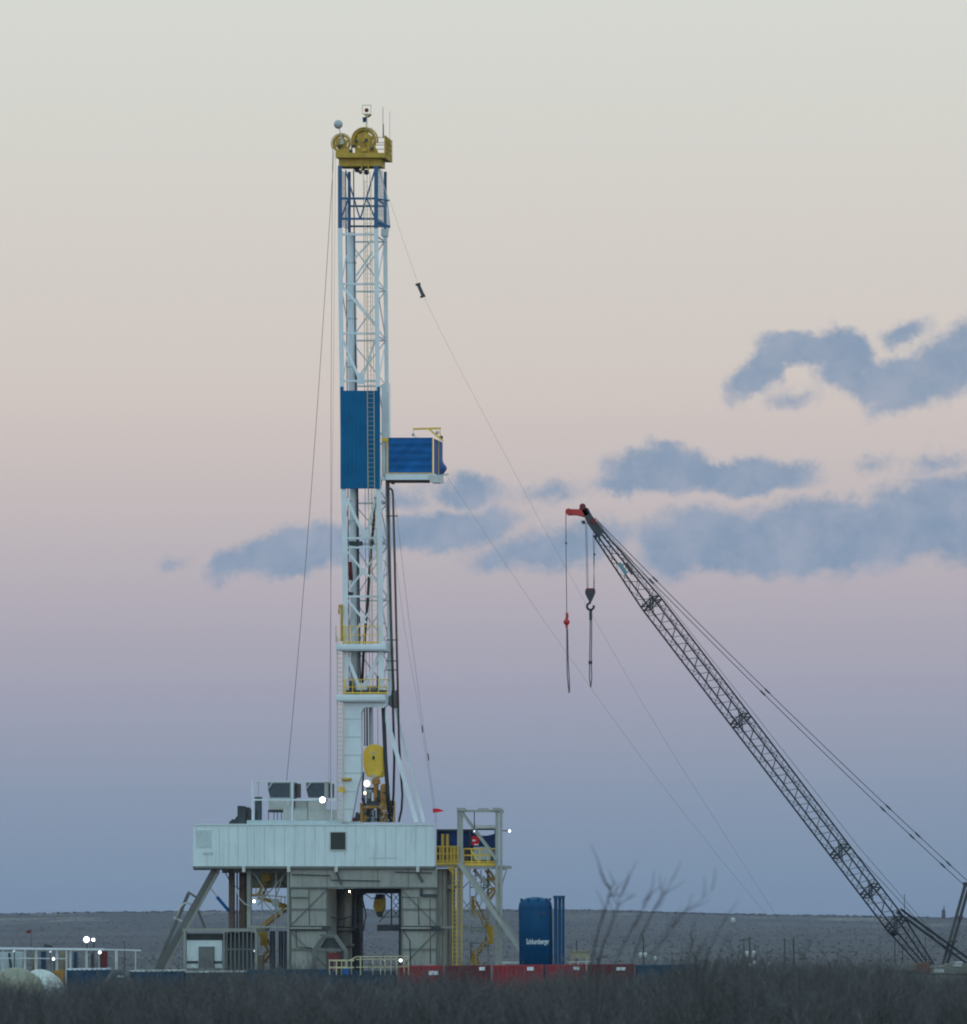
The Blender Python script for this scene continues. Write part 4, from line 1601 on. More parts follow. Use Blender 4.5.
def plamp(x, y, Y, rpx, mt, label, polebase, group):
    c0 = P(x, y, Y)
    t = thing('floodlight', Vector((c0.x, c0.y, GZ)), label, 'floodlight', group)
    r = rpx * K * Y * .78
    m = MB()
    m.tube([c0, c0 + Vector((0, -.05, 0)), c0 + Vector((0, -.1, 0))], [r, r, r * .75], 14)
    m.build('glow_ring', mt + ' rim', t)  # weakly emitting ring that stands in for the lamp's glow
    m = MB()
    m.sphere(c0 + Vector((0, -.05, 0)), r * .74, 12)
    m.build('bulb', mt, t)
    m = MB()
    m.tube([c0 + Vector((0, .01, 0)), c0 + Vector((0, .08, 0)), c0 + Vector((0, .3, 0))], [r * 1.03, r, r * .5], 14)
    m.build('housing', 'dark steel', t)
    m = MB()
    m.tube([Vector((c0.x, c0.y + .2, GZ)), c0 + Vector((0, .2, 0))], .035, 6)
    m.build('pole', 'dark steel', t)


plamp(86.6, 939.6, 299, 4.4, 'lamp cold', 'large white floodlight on a pole above the white rail', 990, 'camp lamps')
plamp(93.4, 939.8, 299, 2.6, 'lamp cold', 'smaller white floodlight close beside the large one on its pole', 990, 'camp lamps')
plamp(53.6, 959, 295.5, 2.2, 'lamp cold', 'white lamp midway down among the pale posts', 990, 'camp lamps')
plamp(99.8, 952.4, 295.5, 2.4, 'lamp cold', 'white lamp under the rail beside the dark red post', 990, 'camp lamps')
plamp(50.4, 951.8, 295.5, 1.4, 'lamp small', 'faint lamp under the white rail above the midway lamp', 990, 'camp lamps')
plamp(14, 951.2, 295.5, 1.3, 'lamp small', 'faint lamp under the white rail near the pale blue cabinets', 990, 'camp lamps')
mf = thing('marker_flag', P(29, 985, 305), 'tiny red marker flag on a thin pole above the camp', 'flag')
m = MB()
m.bar(P(31.2, 929, 305), P(31.2, 990, 305), .035)
m.build('pole', 'grille grey', mf)
m = MB()
m.prism([P(31, 929.4, 305), P(31, 933, 305), P(27.5, 933.4, 305), P(25.6, 931.6, 305), P(27.8, 930.2, 305)], (0, .03, 0))
m.build('cloth', 'dark red', mf)
# tarp covered mound and the dark tent nearby
rnd = random.Random(11)


def mound(px, py, Y, wpx, hpx, name, mt, label, cat, seg=28, sq=1.0, dep=2.2):
    c0 = P(px, py, Y)
    hh = c0.z - GZ
    ww = wpx * K * Y / 2
    m = MB()
    base = len(m.v)
    rings = 10
    for j in range(rings + 1):
        f = j / rings
        for k in range(seg):
            a = 2 * math.pi * k / seg
            prof = math.cos(f * math.pi / 2) ** sq
            jit = 1 + .05 * math.sin(5 * a + j) + rnd.uniform(-.025, .025)
            m.v.append(Vector((c0.x + ww * f * math.cos(a) * jit, Y + dep * f * math.sin(a) * jit, c0.z - hh + hh * prof * (1 + .05 * math.sin(3 * a + 1.7 * j) * f * (1 - f)))))
    for j in range(rings):
        for k in range(seg):
            a = base + j * seg + k
            b = base + j * seg + (k + 1) % seg
            m.f.append((a, a + seg, b + seg, b))
    return m.make(name, mt, label, cat, smooth=True)


mound(16, 967.5, 240, 62, 26, 'tarp_mound', 'pale tarp', 'yellowish tarp covered mound behind the brush at the edge', 'covered mound', sq=.32)
mound(40, 969.4, 245, 52, 25, 'tarp_mound', 'dull white', 'whitish tarp covered mound sticking out behind the yellowish one', 'covered mound', sq=.30)
tent = mound(118, 969.0, 250, 44, 22, 'tent', 'dark steel', 'dark domed tent behind the brush between two blue tanks', 'tent', sq=.6)
m = MB()
pbox(m, 117, 975.4, 124, 977.4, 247.6, .05)
m.build('patch', 'dish grey', tent)  # pale strip painting a glint on the dark dome
m = MB()
for y in (962, 966):
    m.bar(P(568, y, 310), P(592, y - .5, 310), .09)
for x in (570, 578, 586):
    m.bar(P(x, 961, 310), P(x, 990, 310), .1)
m.make('pipe_rack', 'dull white', 'low pale pipe rack just beyond the blue silo', 'pipe rack')
m = MB()
pbox(m, 570.5, 951.6, 590, 958.6, 640, 3)
pbox(m, 570, 950.8, 590.6, 951.6, 639.8, 3.4)
pbox(m, 572, 958.6, 575, 1000, 640, 3)
pbox(m, 585, 958.6, 588, 1000, 640, 3)
m.make('shed', 'tan box', 'low distant tan shed beyond the pipe rack near the blue silo', 'shed')

# ------------------------------------------------------------------ crane
CY = 325.0
crane = thing('crane', P(935, 991, CY), 'dark lattice boom crane with a red boom tip leaning over the desert', 'crane')
foot = P(928.5, 967, CY)
tip0 = P(588.8, 521, CY)
alpha = math.radians(23)
ext = (foot - tip0).x
tipv = Vector((tip0.x, CY - ext * math.tan(alpha), 0))
sc_ = tipv.y / CY
tipv = Vector((tip0.x * sc_, tipv.y, HC + (tip0.z - HC) * sc_))
axis = (tipv - foot).normalized()
lat = Vector((axis.y, -axis.x, 0)).normalized()
if lat.x < 0:
    lat = -lat
upv = lat.cross(axis).normalized()
if upv.z < 0:
    upv = -upv
BL = (tipv - foot).length


def width_at(t):     # half width sideways, half depth
    s = float(np.interp(t, [0, .10, .82, 1.0], [.48, 1.0, 1.0, .36]))
    q = float(np.interp(t, [0, .10, .82, 1.0], [.75, 1.0, 1.0, .40]))
    return .55 * q, .52 * s


def chord(t, i):
    lw_, dw = width_at(t)
    sx, sy = ((-1, -1), (1, -1), (1, 1), (-1, 1))[i]
    return foot + axis * (BL * t) + lat * (lw_ * sx) + upv * (dw * sy)


cuts = [0, .10, .175, .265, .56, .82, .975]
for sct in range(6):
    t0, t1 = cuts[sct], cuts[sct + 1]
    m = MB()
    for i in range(4):
        j = (i + 1) % 4
        side = i % 2 == 1
        nb = max(2, int(round((t1 - t0) * BL / 1.28)))
        th_ = .038 if side else .028
        for k in range(nb):
            ta, tb = t0 + (t1 - t0) * k / nb, t0 + (t1 - t0) * (k + 1) / nb
            tm = (ta + tb) / 2
            m.bar(chord(ta, i), chord(tm, j), th_)
            m.bar(chord(tm, j), chord(tb, i), th_)
    sec = m.build('boom_section', 'crane dark', crane)
    for i in range(4):
        m = MB()
        m.bar(chord(t0, i), chord(t1 - .001, i), .10)
        m.build('chord', 'crane dark', sec)
    for tt in (t0 + .004, t1 - .004):
        m = MB()
        for i in range(4):
            m.bar(chord(tt, i), chord(tt, (i + 1) % 4), .08)
        m.bar(chord(tt, 0), chord(tt, 2), .05)
        m.bar(chord(tt, 1), chord(tt, 3), .05)
        m.bar(chord(tt - .008, 1), chord(tt + .008, 3), .06)
        m.build('joint_frame', 'crane dark', sec)
k2 = K * tipv.y


def Bp(px, py, off=0.0):
    """point at the depth of the boom tip"""
    return P(px, py, tipv.y + off)


m = MB()
m.prism([Bp(581, 508), Bp(588, 508), Bp(592, 515.5), Bp(604, 531), Bp(596.5, 536), Bp(587, 522)], (0, .5, 0))
m.prism([Bp(581, 521), Bp(584.5, 520), Bp(586, 523), Bp(583, 524)], (.0, .3, 0))
hd = m.build('boom_head', 'crane dark', crane)
m = MB()
m.prism([Bp(568, 509), Bp(579, 509.2), Bp(580, 505.5), Bp(583, 504), Bp(585.5, 506), Bp(589, 514), Bp(584, 516.5), Bp(577, 514.8), Bp(568, 514.8)], (0, .55, 0))
m.tube([Bp(568.6, 511.6, -.1), Bp(568.6, 511.6, .65)], 3.3 * k2, 14)
m.build('boom_tip', 'crane red', crane)
m = MB()
m.tube([Bp(582.6, 506.6, -.08), Bp(582.6, 506.6, .63)], 3.2 * k2, 14)
m.tube([Bp(593, 521, -.1), Bp(593, 521, .7)], 3.0 * k2, 14)
m.build('sheave', 'dark red', crane)
# sign boards on the boom
for cxy, mt in (((622.5, 568.5), 'crane teal'), ((629.3, 568.6), 'crane dark')):
    a = math.radians(-56)
    t_ = (621 - cxy[0])
    c0 = P(cxy[0], cxy[1], CY - (926 - cxy[0]) * K * CY * math.tan(alpha) - .75)
    u = Vector((math.cos(a), 0, math.sin(a)))
    n_ = Vector((math.sin(a), 0, -math.cos(a)))
    hl, hw_ = .42, .12
    m = MB()
    m.prism([c0 - u * hl - n_ * hw_, c0 + u * hl - n_ * hw_, c0 + u * hl + n_ * hw_, c0 - u * hl + n_ * hw_], (0, .04, 0))
    m.build('sign_plate', mt, crane)
m = MB()
m.sphere(foot + axis * BL * .085 - upv * .3 - lat * .5, .22, 10)
m.build('drum', 'crane dark', crane)
# mast, backstops, pendants, hoist rope
mtop = P(967.4, 884.5, CY + 2)
for s in (-.55, .55):
    m = MB()
    m.bar(P(944.5, 966, CY + 1.2) + Vector((s * .35, s, 0)), mtop + Vector((s * .35, s, 0)), .2)
    m.build('mast_leg', 'crane dark', crane)
    m = MB()
    m.bar(chord(.118, 2) + Vector((0, s, 0)) * .8 + Vector((s * .3, 0, s * .15)), P(985, 974, CY + 1.5) + Vector((s * .3, s * .6, s * .2)), .15)
    m.build('backstop', 'crane dark', crane)
m = MB()
m.bar(mtop + Vector((-.2, -.6, .0)), mtop + Vector((.3, .6, 0)), .3)
for f in (.3, .6):
    q = P(948, 966, CY + 1.2).lerp(mtop, f)
    m.bar(q + Vector((-.25, -.55, 0)), q + Vector((.25, .55, 0)), .12)
m.build('mast_head', 'crane dark', crane)
ptip = Bp(593.5, 519)
for s in (-1, 1):
    a = ptip + lat * (.25 * s) + Vector((0, 0, .04 * s))
    b = mtop + lat * (.42 * s) + Vector((0, 0, .05 * s))
    m = MB()
    pts = span(a, b, .35, 20)
    m.tube(pts, .023, 6)
    pe = m.build('pendant_line', 'crane dark', crane)
    for f in (.155, .45, .775, .855, .94):
        m = MB()
        i = f * 20
        p = pts[int(i)].lerp(pts[int(i) + 1], i - int(i))
        d = (b - a).normalized()
        m.tube([p - d * .22, p + d * .22], .055, 6)
        m.build('link', 'crane dark', pe)
m = MB()
m.tube([P(962, 968, CY + .6), chord(.27, 3) + upv * .35, chord(.30, 3) + upv * .18, chord(.84, 3) + upv * .14, Bp(597, 521, .3)], .018, 5)
m.tube([P(964, 968, CY + .9), chord(.25, 2) + upv * .45, chord(.84, 2) + upv * .18, Bp(598, 522, .4)], .014, 5)
m.build('hoist_rope', 'crane dark', crane)
# carrier, upper works
m = MB()
m.box8([P(877, 973.5, CY - 1.2), P(1040, 977, CY - 1.2), P(1040, 977, CY + 1.8), P(877, 973.5, CY + 1.8),
        P(877, 970, CY - 1.2), P(1040, 972.5, CY - 1.2), P(1040, 972.5, CY + 1.8), P(877, 970, CY + 1.8)])
m.build('deck', 'dark steel', crane)
m = MB()
for x in (890, 905, 975, 992, 1010):
    for dy in (-1.1, 1.4):
        c0 = P(x, 983.3, CY + dy)
        m.tube([c0, c0 + Vector((0, .35, 0))], .52, 18)
m.build('wheel', 'black rubber', crane)
m = MB()
m.prism([P(917, 964, CY - 1.3), P(929, 962.5, CY - 1.3), P(930, 972.6, CY - 1.3), P(916, 972.2, CY - 1.3)], (0, 2.6, 0))
m.build('boom_foot', 'crane orange', crane)
m = MB()
m.prism([P(930.4, 967.6, CY - 1.4), P(942, 966.5, CY - 1.4), P(948, 963.8, CY - 1.4), P(1030, 962, CY - 1.4), P(1030, 974, CY - 1.4), P(930.4, 974, CY - 1.4)], (0, 2.9, 0))
up = m.build('upper_house', 'crane deck', crane)
m = MB()
pbox(m, 953, 964.4, 962, 966.4, CY - 1.45, .05)
pbox(m, 934, 969, 944, 972.6, CY - 1.45, .05)
m.build('panel', 'dish grey', up)
m = MB()
pbox(m, 955, 961.6, 963, 964.2, CY - .6, 1.2)
m.build('winch', 'dish grey', crane)

# hook block and slings
hbk = thing('hook_block', Bp(590, 611), 'dark crane hook block with a red top hanging from the boom head', 'hook block')
m = MB()
m.prism([Bp(585.2, 590.5), Bp(595.4, 590.5), Bp(595.4, 593), Bp(592.8, 599), Bp(591.2, 602), Bp(589.6, 602), Bp(588, 599), Bp(585.2, 593)], (0, .4, 0))
m.build('block_body', 'crane dark', hbk)
m = MB()
m.prism([Bp(586.4, 588.2), Bp(594.6, 588.2), Bp(595.4, 590.5), Bp(585.2, 590.5)], (0, .4, 0))
m.build('top_plate', 'dark red', hbk)
m = MB()
pts = [Bp(590.4 + 3.4 * math.cos(a), 606.4 - 3.4 * math.sin(a), .2) for a in [math.radians(k) for k in range(100, 400, 20)]]
m.tube([Bp(590.4, 601, .2)] + pts, .075, 8)
m.build('hook', 'crane dark', hbk)
for xa, ya, xb in ((585.4, 523, 587), (586.8, 523, 588.2), (593, 533, 594.4), (594.8, 535, 593.6)):
    m = MB()
    m.tube([Bp(xa, ya, .2), Bp(xb, 588.5, .2)], .017, 5)
    m.build('rope', 'crane dark', hbk)
m = MB()
m.box(Bp(593.6, 555.4, .1), Bp(595.4, 553.6, .3))
m.build('clamp', 'crane dark', hbk)
sl = thing('chain_sling', Bp(590.8, 688), 'long doubled chain sling hanging from the dark hook block', 'chain sling')
m = MB()
m.tube([Bp(590.3, 609, .2), Bp(590.0, 640, .2), Bp(589.6, 662, .2), Bp(589.5, 678, .2), Bp(590.6, 687, .2)], .034, 6)
m.tube([Bp(591.7, 610, .3), Bp(591.6, 640, .3), Bp(591.3, 662, .3), Bp(591.8, 678, .3), Bp(590.8, 687.4, .3)], .034, 6)
m.build('chain', 'sling', sl)
m = MB()
m.tube([Bp(590.6, 611, .24), Bp(590.6, 620, .24)], .09, 8)
m.tube([Bp(590.4, 661, .24), Bp(590.4, 664, .24)], .12, 8)
m.build('clamp', 'crane dark', sl)
hbl = thing('headache_ball', Bp(566.5, 627), 'red headache ball hanging on a single rope from the red boom tip', 'headache ball')
m = MB()
m.sphere(Bp(566.6, 622, .25), 3.2 * k2, 16)
m.build('ball', 'crane red', hbl, True)
m = MB()
m.tube([Bp(566.8, 613, .25), Bp(567.2, 616, .25), Bp(566.6, 619.5, .25)], .09, 8)
m.tube([Bp(566.6, 624, .25), Bp(566.8, 628, .25)], .08, 8)
m.build('swivel', 'crane red', hbl)
m = MB()
m.tube([Bp(565.9, 512, .25), Bp(566.1, 560, .25), Bp(566.8, 614, .25)], .022, 6)
m.box(Bp(565.2, 544, .15), Bp(567, 542.4, .35))
m.build('rope', 'crane dark', hbl)
sl2 = thing('chain_sling', Bp(569, 693), 'shorter dark chain sling hanging below the red headache ball', 'chain sling')
m = MB()
m.tube([Bp(566.8, 628, .25), Bp(566.9, 650, .25), Bp(567.3, 675, .25), Bp(569, 693, .25)], .036, 6)
m.tube([Bp(567.6, 629, .35), Bp(568.2, 660, .35), Bp(569.4, 680, .35), Bp(569.6, 692.5, .35)], .03, 6)
m.build('chain', 'sling', sl2)

# ------------------------------------------------------------------ terrain
RX = [-360, -290, -210, -85, 90, 165, 240, 362]
RP = [(0, 914.5), (100, 912.5), (200, 911.5), (370, 910), (600, 910.5), (700, 913.5), (800, 915.5), (967, 918.5)]
rX = [P(x, y, 3800).x for x, y in RP]
rZ = [P(x, y, 3800).z for x, y in RP]
PY = [-200, 60, 110, 170, 330, 700, 1000, 1500, 2000, 2600, 3100, 3480, 3700, 3800, 4400, 6000, 14000]
PZ = [0, 0, -.6, GZ, GZ, -3.2, -4.6, -6.0, -4.0, 1.5, 7.5, 13.0, 19.0, 22.0, 22.5, 20.0, 10.0]


def noise2(x, y):
    return (np.sin(x * .013 + 1.3) * np.cos(y * .011 + .4) + .6 * np.sin(x * .031 + y * .023) + .4 * np.sin(x * .071 - y * .053 + 2)) / 2


def terrain(x, y):
    x, y = np.asarray(x, float), np.asarray(y, float)
    z = np.interp(y, PY, PZ)
    off = np.interp(x, rX, rZ) - 22.0
    f = np.clip((y - 2200) / 1500, 0, 1)
    f = f * f * (3 - 2 * f)
    z = z + off * f
    z = z + noise2(x, y) * np.clip((y - 700) / 2000, 0, 1) * .5
    return z


ysv = np.concatenate([np.linspace(-200, 300, 40), np.linspace(320, 1500, 50), np.linspace(1520, 3400, 70), np.linspace(3420, 4000, 40), np.linspace(4100, 14000, 30)])
xsv = np.concatenate([np.linspace(-5000, -700, 20), np.linspace(-660, 660, 110), np.linspace(700, 5000, 20)])
gx, gy = np.meshgrid(xsv, ysv)
gz = terrain(gx, gy)
nv = np.stack([gx.ravel(), gy.ravel(), gz.ravel()], 1)
nxv, nyv = len(xsv), len(ysv)
ii, jj = np.meshgrid(np.arange(nxv - 1), np.arange(nyv - 1))
a = (jj * nxv + ii).ravel()
quads = np.stack([a, a + 1, a + nxv + 1, a + nxv], 1)


def np_mesh(name, verts, faces):
    me = bpy.data.meshes.new(name)
    k = faces.shape[1]
    me.vertices.add(len(verts))
    me.vertices.foreach_set('co', verts.astype(np.float32).ravel())
    me.loops.add(faces.size)
    me.loops.foreach_set('vertex_index', faces.astype(np.int32).ravel())
    me.polygons.add(len(faces))
    me.polygons.foreach_set('loop_start', np.arange(0, faces.size, k, dtype=np.int32))
    me.update(calc_edges=True)
    me.validate()
    return me


gm = bpy.data.materials.new('desert ground')
gm.use_nodes = True
nt = gm.node_tree
b = nt.nodes['Principled BSDF']
b.inputs['Roughness'].default_value = 0.95
geo = nt.nodes.new('ShaderNodeNewGeometry')


def noise_node(scale, detail, rough=.6, vec=None):
    n = nt.nodes.new('ShaderNodeTexNoise')
    n.inputs['Scale'].default_value = scale
    n.inputs['Detail'].default_value = detail
    n.inputs['Roughness'].default_value = rough
    nt.links.new(vec or geo.outputs['Position'], n.inputs['Vector'])
    return n.outputs['Fac']


def ramp(fac, stops):
    r = nt.nodes.new('ShaderNodeValToRGB')
    els = r.color_ramp.elements
    while len(els) < len(stops):
        els.new(.5)
    for e, (p, c) in zip(els, stops):
        e.position = p
        e.color = c
    nt.links.new(fac, r.inputs['Fac'])
    return r.outputs['Color']


def mixc(fac, c1, c2):
    mx = nt.nodes.new('ShaderNodeMix')
    mx.data_type = 'RGBA'
    for s, v in ((0, fac), (6, c1), (7, c2)):
        if hasattr(v, 'is_output'):
            nt.links.new(v, mx.inputs[s])
        else:
            mx.inputs[s].default_value = v
    return mx.outputs[2]


scrubc = ramp(noise_node(.8, 5, .6), [(.34, (.036, .030, .029, 1)), (.66, (.046, .038, .037, 1))])
patch = ramp(noise_node(.0045, 4, .5), [(.42, (0, 0, 0, 1)), (.66, (1, 1, 1, 1))])
soil = mixc(patch, scrubc, (.072, .059, .056, 1))
# pale caprock ledges along the mesa edge
sep = nt.nodes.new('ShaderNodeSeparateXYZ')
nt.links.new(geo.outputs['Position'], sep.inputs[0])
mr = nt.nodes.new('ShaderNodeMapRange')
mr.interpolation_type = 'SMOOTHSTEP'
nt.links.new(sep.outputs['Y'], mr.inputs['Value'])
mr.inputs['From Min'].default_value = 3400
mr.inputs['From Max'].default_value = 3560
mpn = nt.nodes.new('ShaderNodeMapping')
mpn.inputs['Scale'].default_value = (.012, .004, .25)
nt.links.new(geo.outputs['Position'], mpn.inputs['Vector'])
led = ramp(noise_node(1.0, 7, .68, mpn.outputs['Vector']), [(.52, (0, 0, 0, 1)), (.64, (1, 1, 1, 1))])
mm = nt.nodes.new('ShaderNodeMath')
mm.operation = 'MULTIPLY'
nt.links.new(mr.outputs[0], mm.inputs[0])
nt.links.new(led, mm.inputs[1])
col = mixc(mm.outputs[0], soil, (.19, .155, .125, 1))
nt.links.new(col, b.inputs['Base Color'])
MATS['desert ground'] = gm
me = np_mesh('ground', nv, quads)
me.polygons.foreach_set('use_smooth', [True] * len(me.polygons))
me.materials.append(gm)
g = bpy.data.objects.new('ground', me)
COL.objects.link(g)
g['kind'] = 'structure'

# caliche lease road winding over the far slope
rv, rf = [], []
pts = [(-420, 1750), (-120, 1800), (-40, 1790), (60, 1830), (220, 1900), (420, 2000)]
for x in np.linspace(-420, 420, 80):
    yc = float(np.interp(x, [p[0] for p in pts], [p[1] for p in pts])) + 12 * math.sin(x * .02)
    for dy in (-5, 5):
        rv.append((x, yc + dy, float(terrain(x, yc + dy)) + .12))
rf = [(2 * i, 2 * i + 2, 2 * i + 3, 2 * i + 1) for i in range(79)]
mat('caliche', (.16, .135, .12), .95, 0, .2, .05)
me = np_mesh('lease_road', np.array(rv), np.array(rf))
me.materials.append(MATS['caliche'])
o = bpy.data.objects.new('lease_road', me)
COL.objects.link(o)
o['kind'] = 'structure'

# scrub over the far slope: uneven low clumps
rng = np.random.default_rng(5)
N = 14000
yy = 1450 + (3900 - 1450) * rng.random(N) ** .8
xx = (rng.random(N) - .5) * (yy * .26 + 120)
NR = 2600
yy = np.concatenate([yy, 3760 + 140 * rng.random(NR)])
xx = np.concatenate([xx, (rng.random(NR) - .5) * 1000])
ss = np.concatenate([.2 + .4 * rng.random(N) ** 3, .4 + .8 * rng.random(NR) ** 2])
phi = (1 + 5 ** .5) / 2
ico = np.array([(-1, phi, 0), (1, phi, 0), (-1, -phi, 0), (1, -phi, 0), (0, -1, phi), (0, 1, phi), (0, -1, -phi), (0, 1, -phi), (phi, 0, -1), (phi, 0, 1), (-phi, 0, -1), (-phi, 0, 1)]) / 1.9
icf = np.array([(0, 11, 5), (0, 5, 1), (0, 1, 7), (0, 7, 10), (0, 10, 11), (1, 5, 9), (5, 11, 4), (11, 10, 2), (10, 7, 6), (7, 1, 8), (3, 9, 4), (3, 4, 2), (3, 2, 6), (3, 6, 8), (3, 8, 9), (4, 9, 5), (2, 4, 11), (6, 2, 10), (8, 6, 7), (9, 8, 1)])
M = len(xx)
zz = terrain(xx, yy)
V = ico[None] * (1 + .45 * (rng.random((M, 12, 1)) - .5)) * ss[:, None, None] * np.array([1.25, 1.25, .8])[None, None]
V = V + np.stack([xx, yy, zz + ss * .35], 1)[:, None, :]
Fc = icf[None] + (np.arange(M) * 12)[:, None, None]
me = np_mesh('desert_scrub', V.reshape(-1, 3), Fc.reshape(-1, 3))
me.materials.append(MATS['scrub'])
o = bpy.data.objects.new('desert_scrub', me)
COL.objects.link(o)
o['kind'] = 'stuff'

# ---- distant poles and well gear
def tz(p):
    return float(terrain(p.x, p.y))


def pole(px, ptop, Y, w, label, group='distant poles', arm=False):
    p = P(px, ptop, Y)
    z = tz(p)
    t = thing('utility_pole', Vector((p.x, Y, z)), label, 'pole', group)
    m = MB()
    m.tube([Vector((p.x, Y, z)), p], [w * .6, w * .4], 6)
    m.build('shaft', 'pole wood', t)
    if arm:
        m = MB()
        m.bar(p + Vector((-1.3, 0, -.5)), p + Vector((1.3, 0, -.5)), .16)
        m.build('crossarm', 'pole wood', t)


pole(784.6, 938, 1300, .42, 'thin pole standing next to the tallest pole beyond the brush')
pole(793.6, 937.5, 1300, .46, 'tallest thin pole standing beyond the brush between the well gear and the crane')
pole(743.8, 938, 1300, .3, 'thin pole beside the white vessels of the well site', arm=True)
pole(749.6, 936.6, 1300, .42, 'thicker pole with a crossarm behind the white well vessels', arm=True)
pole(755, 945, 1300, .3, 'short pole behind the white well vessels')
pole(643.4, 937, 1100, .4, 'dark pole above two small pale tanks beyond the blue tank', arm=False)
pole(894.8, 940, 1300, .3, 'thin pole seen close below the crane boom foot')
pole(902.5, 944, 1300, .3, 'shorter thin pole seen within the crane boom foot')
pole(925.4, 936, 1300, .25, 'faint pole between the crane boom and its mast')
pole(576.5, 940, 900, .25, 'faint pole behind the bare twigs near the blue silo')
pole(124.4, 942, 700, .12, 'thin dark pole behind the white rail of the camp')


def vessel(px, ytop, ybot, Y, wpx, label, group, mt='dull white'):
    a, b_ = P(px, ytop, Y), P(px, ybot, Y)
    r = wpx * K * Y / 2
    z = tz(a)
    t = thing('well_vessel', Vector((a.x, Y, z)), label, 'tank', group)
    m = MB()
    m.tube([Vector((a.x, Y, b_.z)), Vector((a.x, Y, a.z - r * .5)), Vector((a.x, Y, a.z - r * .15)), a], [r, r, r * .8, .05], 14)
    m.build('shell', mt, t, True)
    m = MB()
    for s in (-.7, .7):
        m.bar(Vector((a.x + s * r, Y, z)), Vector((a.x + s * r, Y, b_.z + .1)), r * .3)
    m.tube([a + Vector((0, 0, -.1)), a + Vector((0, 0, r * .9))], r * .15, 6)
    m.build('support', 'dark steel', t)


vessel(746.6, 951, 957, 1280, 3.6, 'small pale vessel beside the thick pole of the well site', 'well site vessels')
vessel(753.6, 950.5, 957.5, 1280, 3.8, 'taller pale vessel on the crane side of the well site poles', 'well site vessels')
vessel(755, 960.5, 969, 1270, 4.2, 'low pale tank just above the brush at the well site', 'well site vessels')
vessel(749.2, 963, 971, 1265, 2.6, 'narrow pale tank half hidden by brush at the well site', 'well site vessels')
vessel(769.6, 961.5, 965.5, 1260, 3.6, 'lone small pale tank between the well site and the tall poles', 'well site vessels')
vessel(640.4, 952.5, 957.5, 1090, 3.4, 'small pale tank at the foot of the dark pole', 'pale tanks under the dark pole')
vessel(645.2, 952.5, 957, 1090, 3.2, 'small pale tank on the crane side of the dark pole', 'pale tanks under the dark pole')
vessel(655, 956, 961, 1050, 2.6, 'tiny pale tank beyond the dull blue tank', 'pale tanks under the dark pole')
vessel(733, 917.6, 922.5, 3300, 4.4, 'lone white tank high on the distant mesa slope', 'tanks on the slope')
pr = P(943.6, 918, 3790)
m = MB()
rt = thing('ridge_tower', Vector((pr.x, 3790, tz(pr))), 'small dark tower standing on the mesa rim beside the crane mast', 'tower')
m.prism([P(941.6, 920, 3790), P(945.8, 920, 3790), P(945.2, 909.5, 3790), P(942.2, 909.5, 3790)], (0, 2.5, 0))
m.build('body', 'pole wood', rt)
m = MB()
m.bar(P(944, 910, 3790), P(944, 906, 3790), .7)
m.build('mast', 'pole wood', rt)
pr = P(904.5, 920, 3790)
m = MB()
m.bar(Vector((pr.x, 3790, tz(pr))), P(904.5, 894, 3790), .55)
m.make('radio_mast', 'pole wood', 'thin radio mast on the mesa rim behind the crane boom', 'radio mast')

# ------------------------------------------------------------------ brush in front
rng = np.random.default_rng(21)


def rot_dir(d, ang_, az):
    u = np.cross(d, [0.3, .9, .1])
    u /= np.linalg.norm(u)
    v = np.cross(d, u)
    q = d * math.cos(ang_) + (u * math.cos(az) + v * math.sin(az)) * math.sin(ang_)
    return q / np.linalg.norm(q)


def shrub_proto(seed, stems=12, height=1.55):
    R = np.random.default_rng(seed)
    segs = []

    def grow(p, d, length, n, r0, r1, lvl):
        for i in range(n):
            l = length / n
            d = rot_dir(d, abs(R.normal(0, .16)), R.random() * 6.28)
            d = d + np.array([0, 0, .05])
            d /= np.linalg.norm(d)
            q = p + d * l
            ra, rb = r0 + (r1 - r0) * i / n, r0 + (r1 - r0) * (i + 1) / n
            segs.append((p, q, ra, rb))
            if lvl > 0 and i >= 1:
                for _ in range(2 if R.random() < .55 else 1):
                    grow(q, rot_dir(d, R.uniform(.35, .85), R.random() * 6.28), length * R.uniform(.28, .5), 3, rb * .65, .003, lvl - 1)
            p = q

    for s in range(stems):
        az = R.random() * 6.28
        lean = abs(R.normal(0, .33))
        d = np.array([math.sin(lean) * math.cos(az), math.sin(lean) * math.sin(az), math.cos(lean)])
        p = np.array([R.normal(0, .12), R.normal(0, .12), 0])
        grow(p, d, height * R.uniform(.75, 1.05), 5, .013, .006, 2)
    return segs


def segs_to_mesh(segs):
    p = np.array([s[0] for s in segs])
    q = np.array([s[1] for s in segs])
    ra = np.array([s[2] for s in segs])
    rb = np.array([s[3] for s in segs])
    t = q - p
    t /= np.linalg.norm(t, axis=1)[:, None]
    u = np.cross(t, [0.31, .92, .11])
    u /= np.linalg.norm(u, axis=1)[:, None]
    v = np.cross(t, u)
    vs = []
    for k in range(3):
        a_ = 2 * math.pi * k / 3
        e = u * math.cos(a_) + v * math.sin(a_)
        vs.append(p + e * ra[:, None])
        vs.append(q + e * rb[:, None])
    vs = np.stack(vs, 1)              # n,6,3
    fc = np.array([(0, 2, 3, 1), (2, 4, 5, 3), (4, 0, 1, 5)])
    fs = fc[None] + (np.arange(len(segs)) * 6)[:, None, None]
    return vs.reshape(-1, 3), fs.reshape(-1, 4)


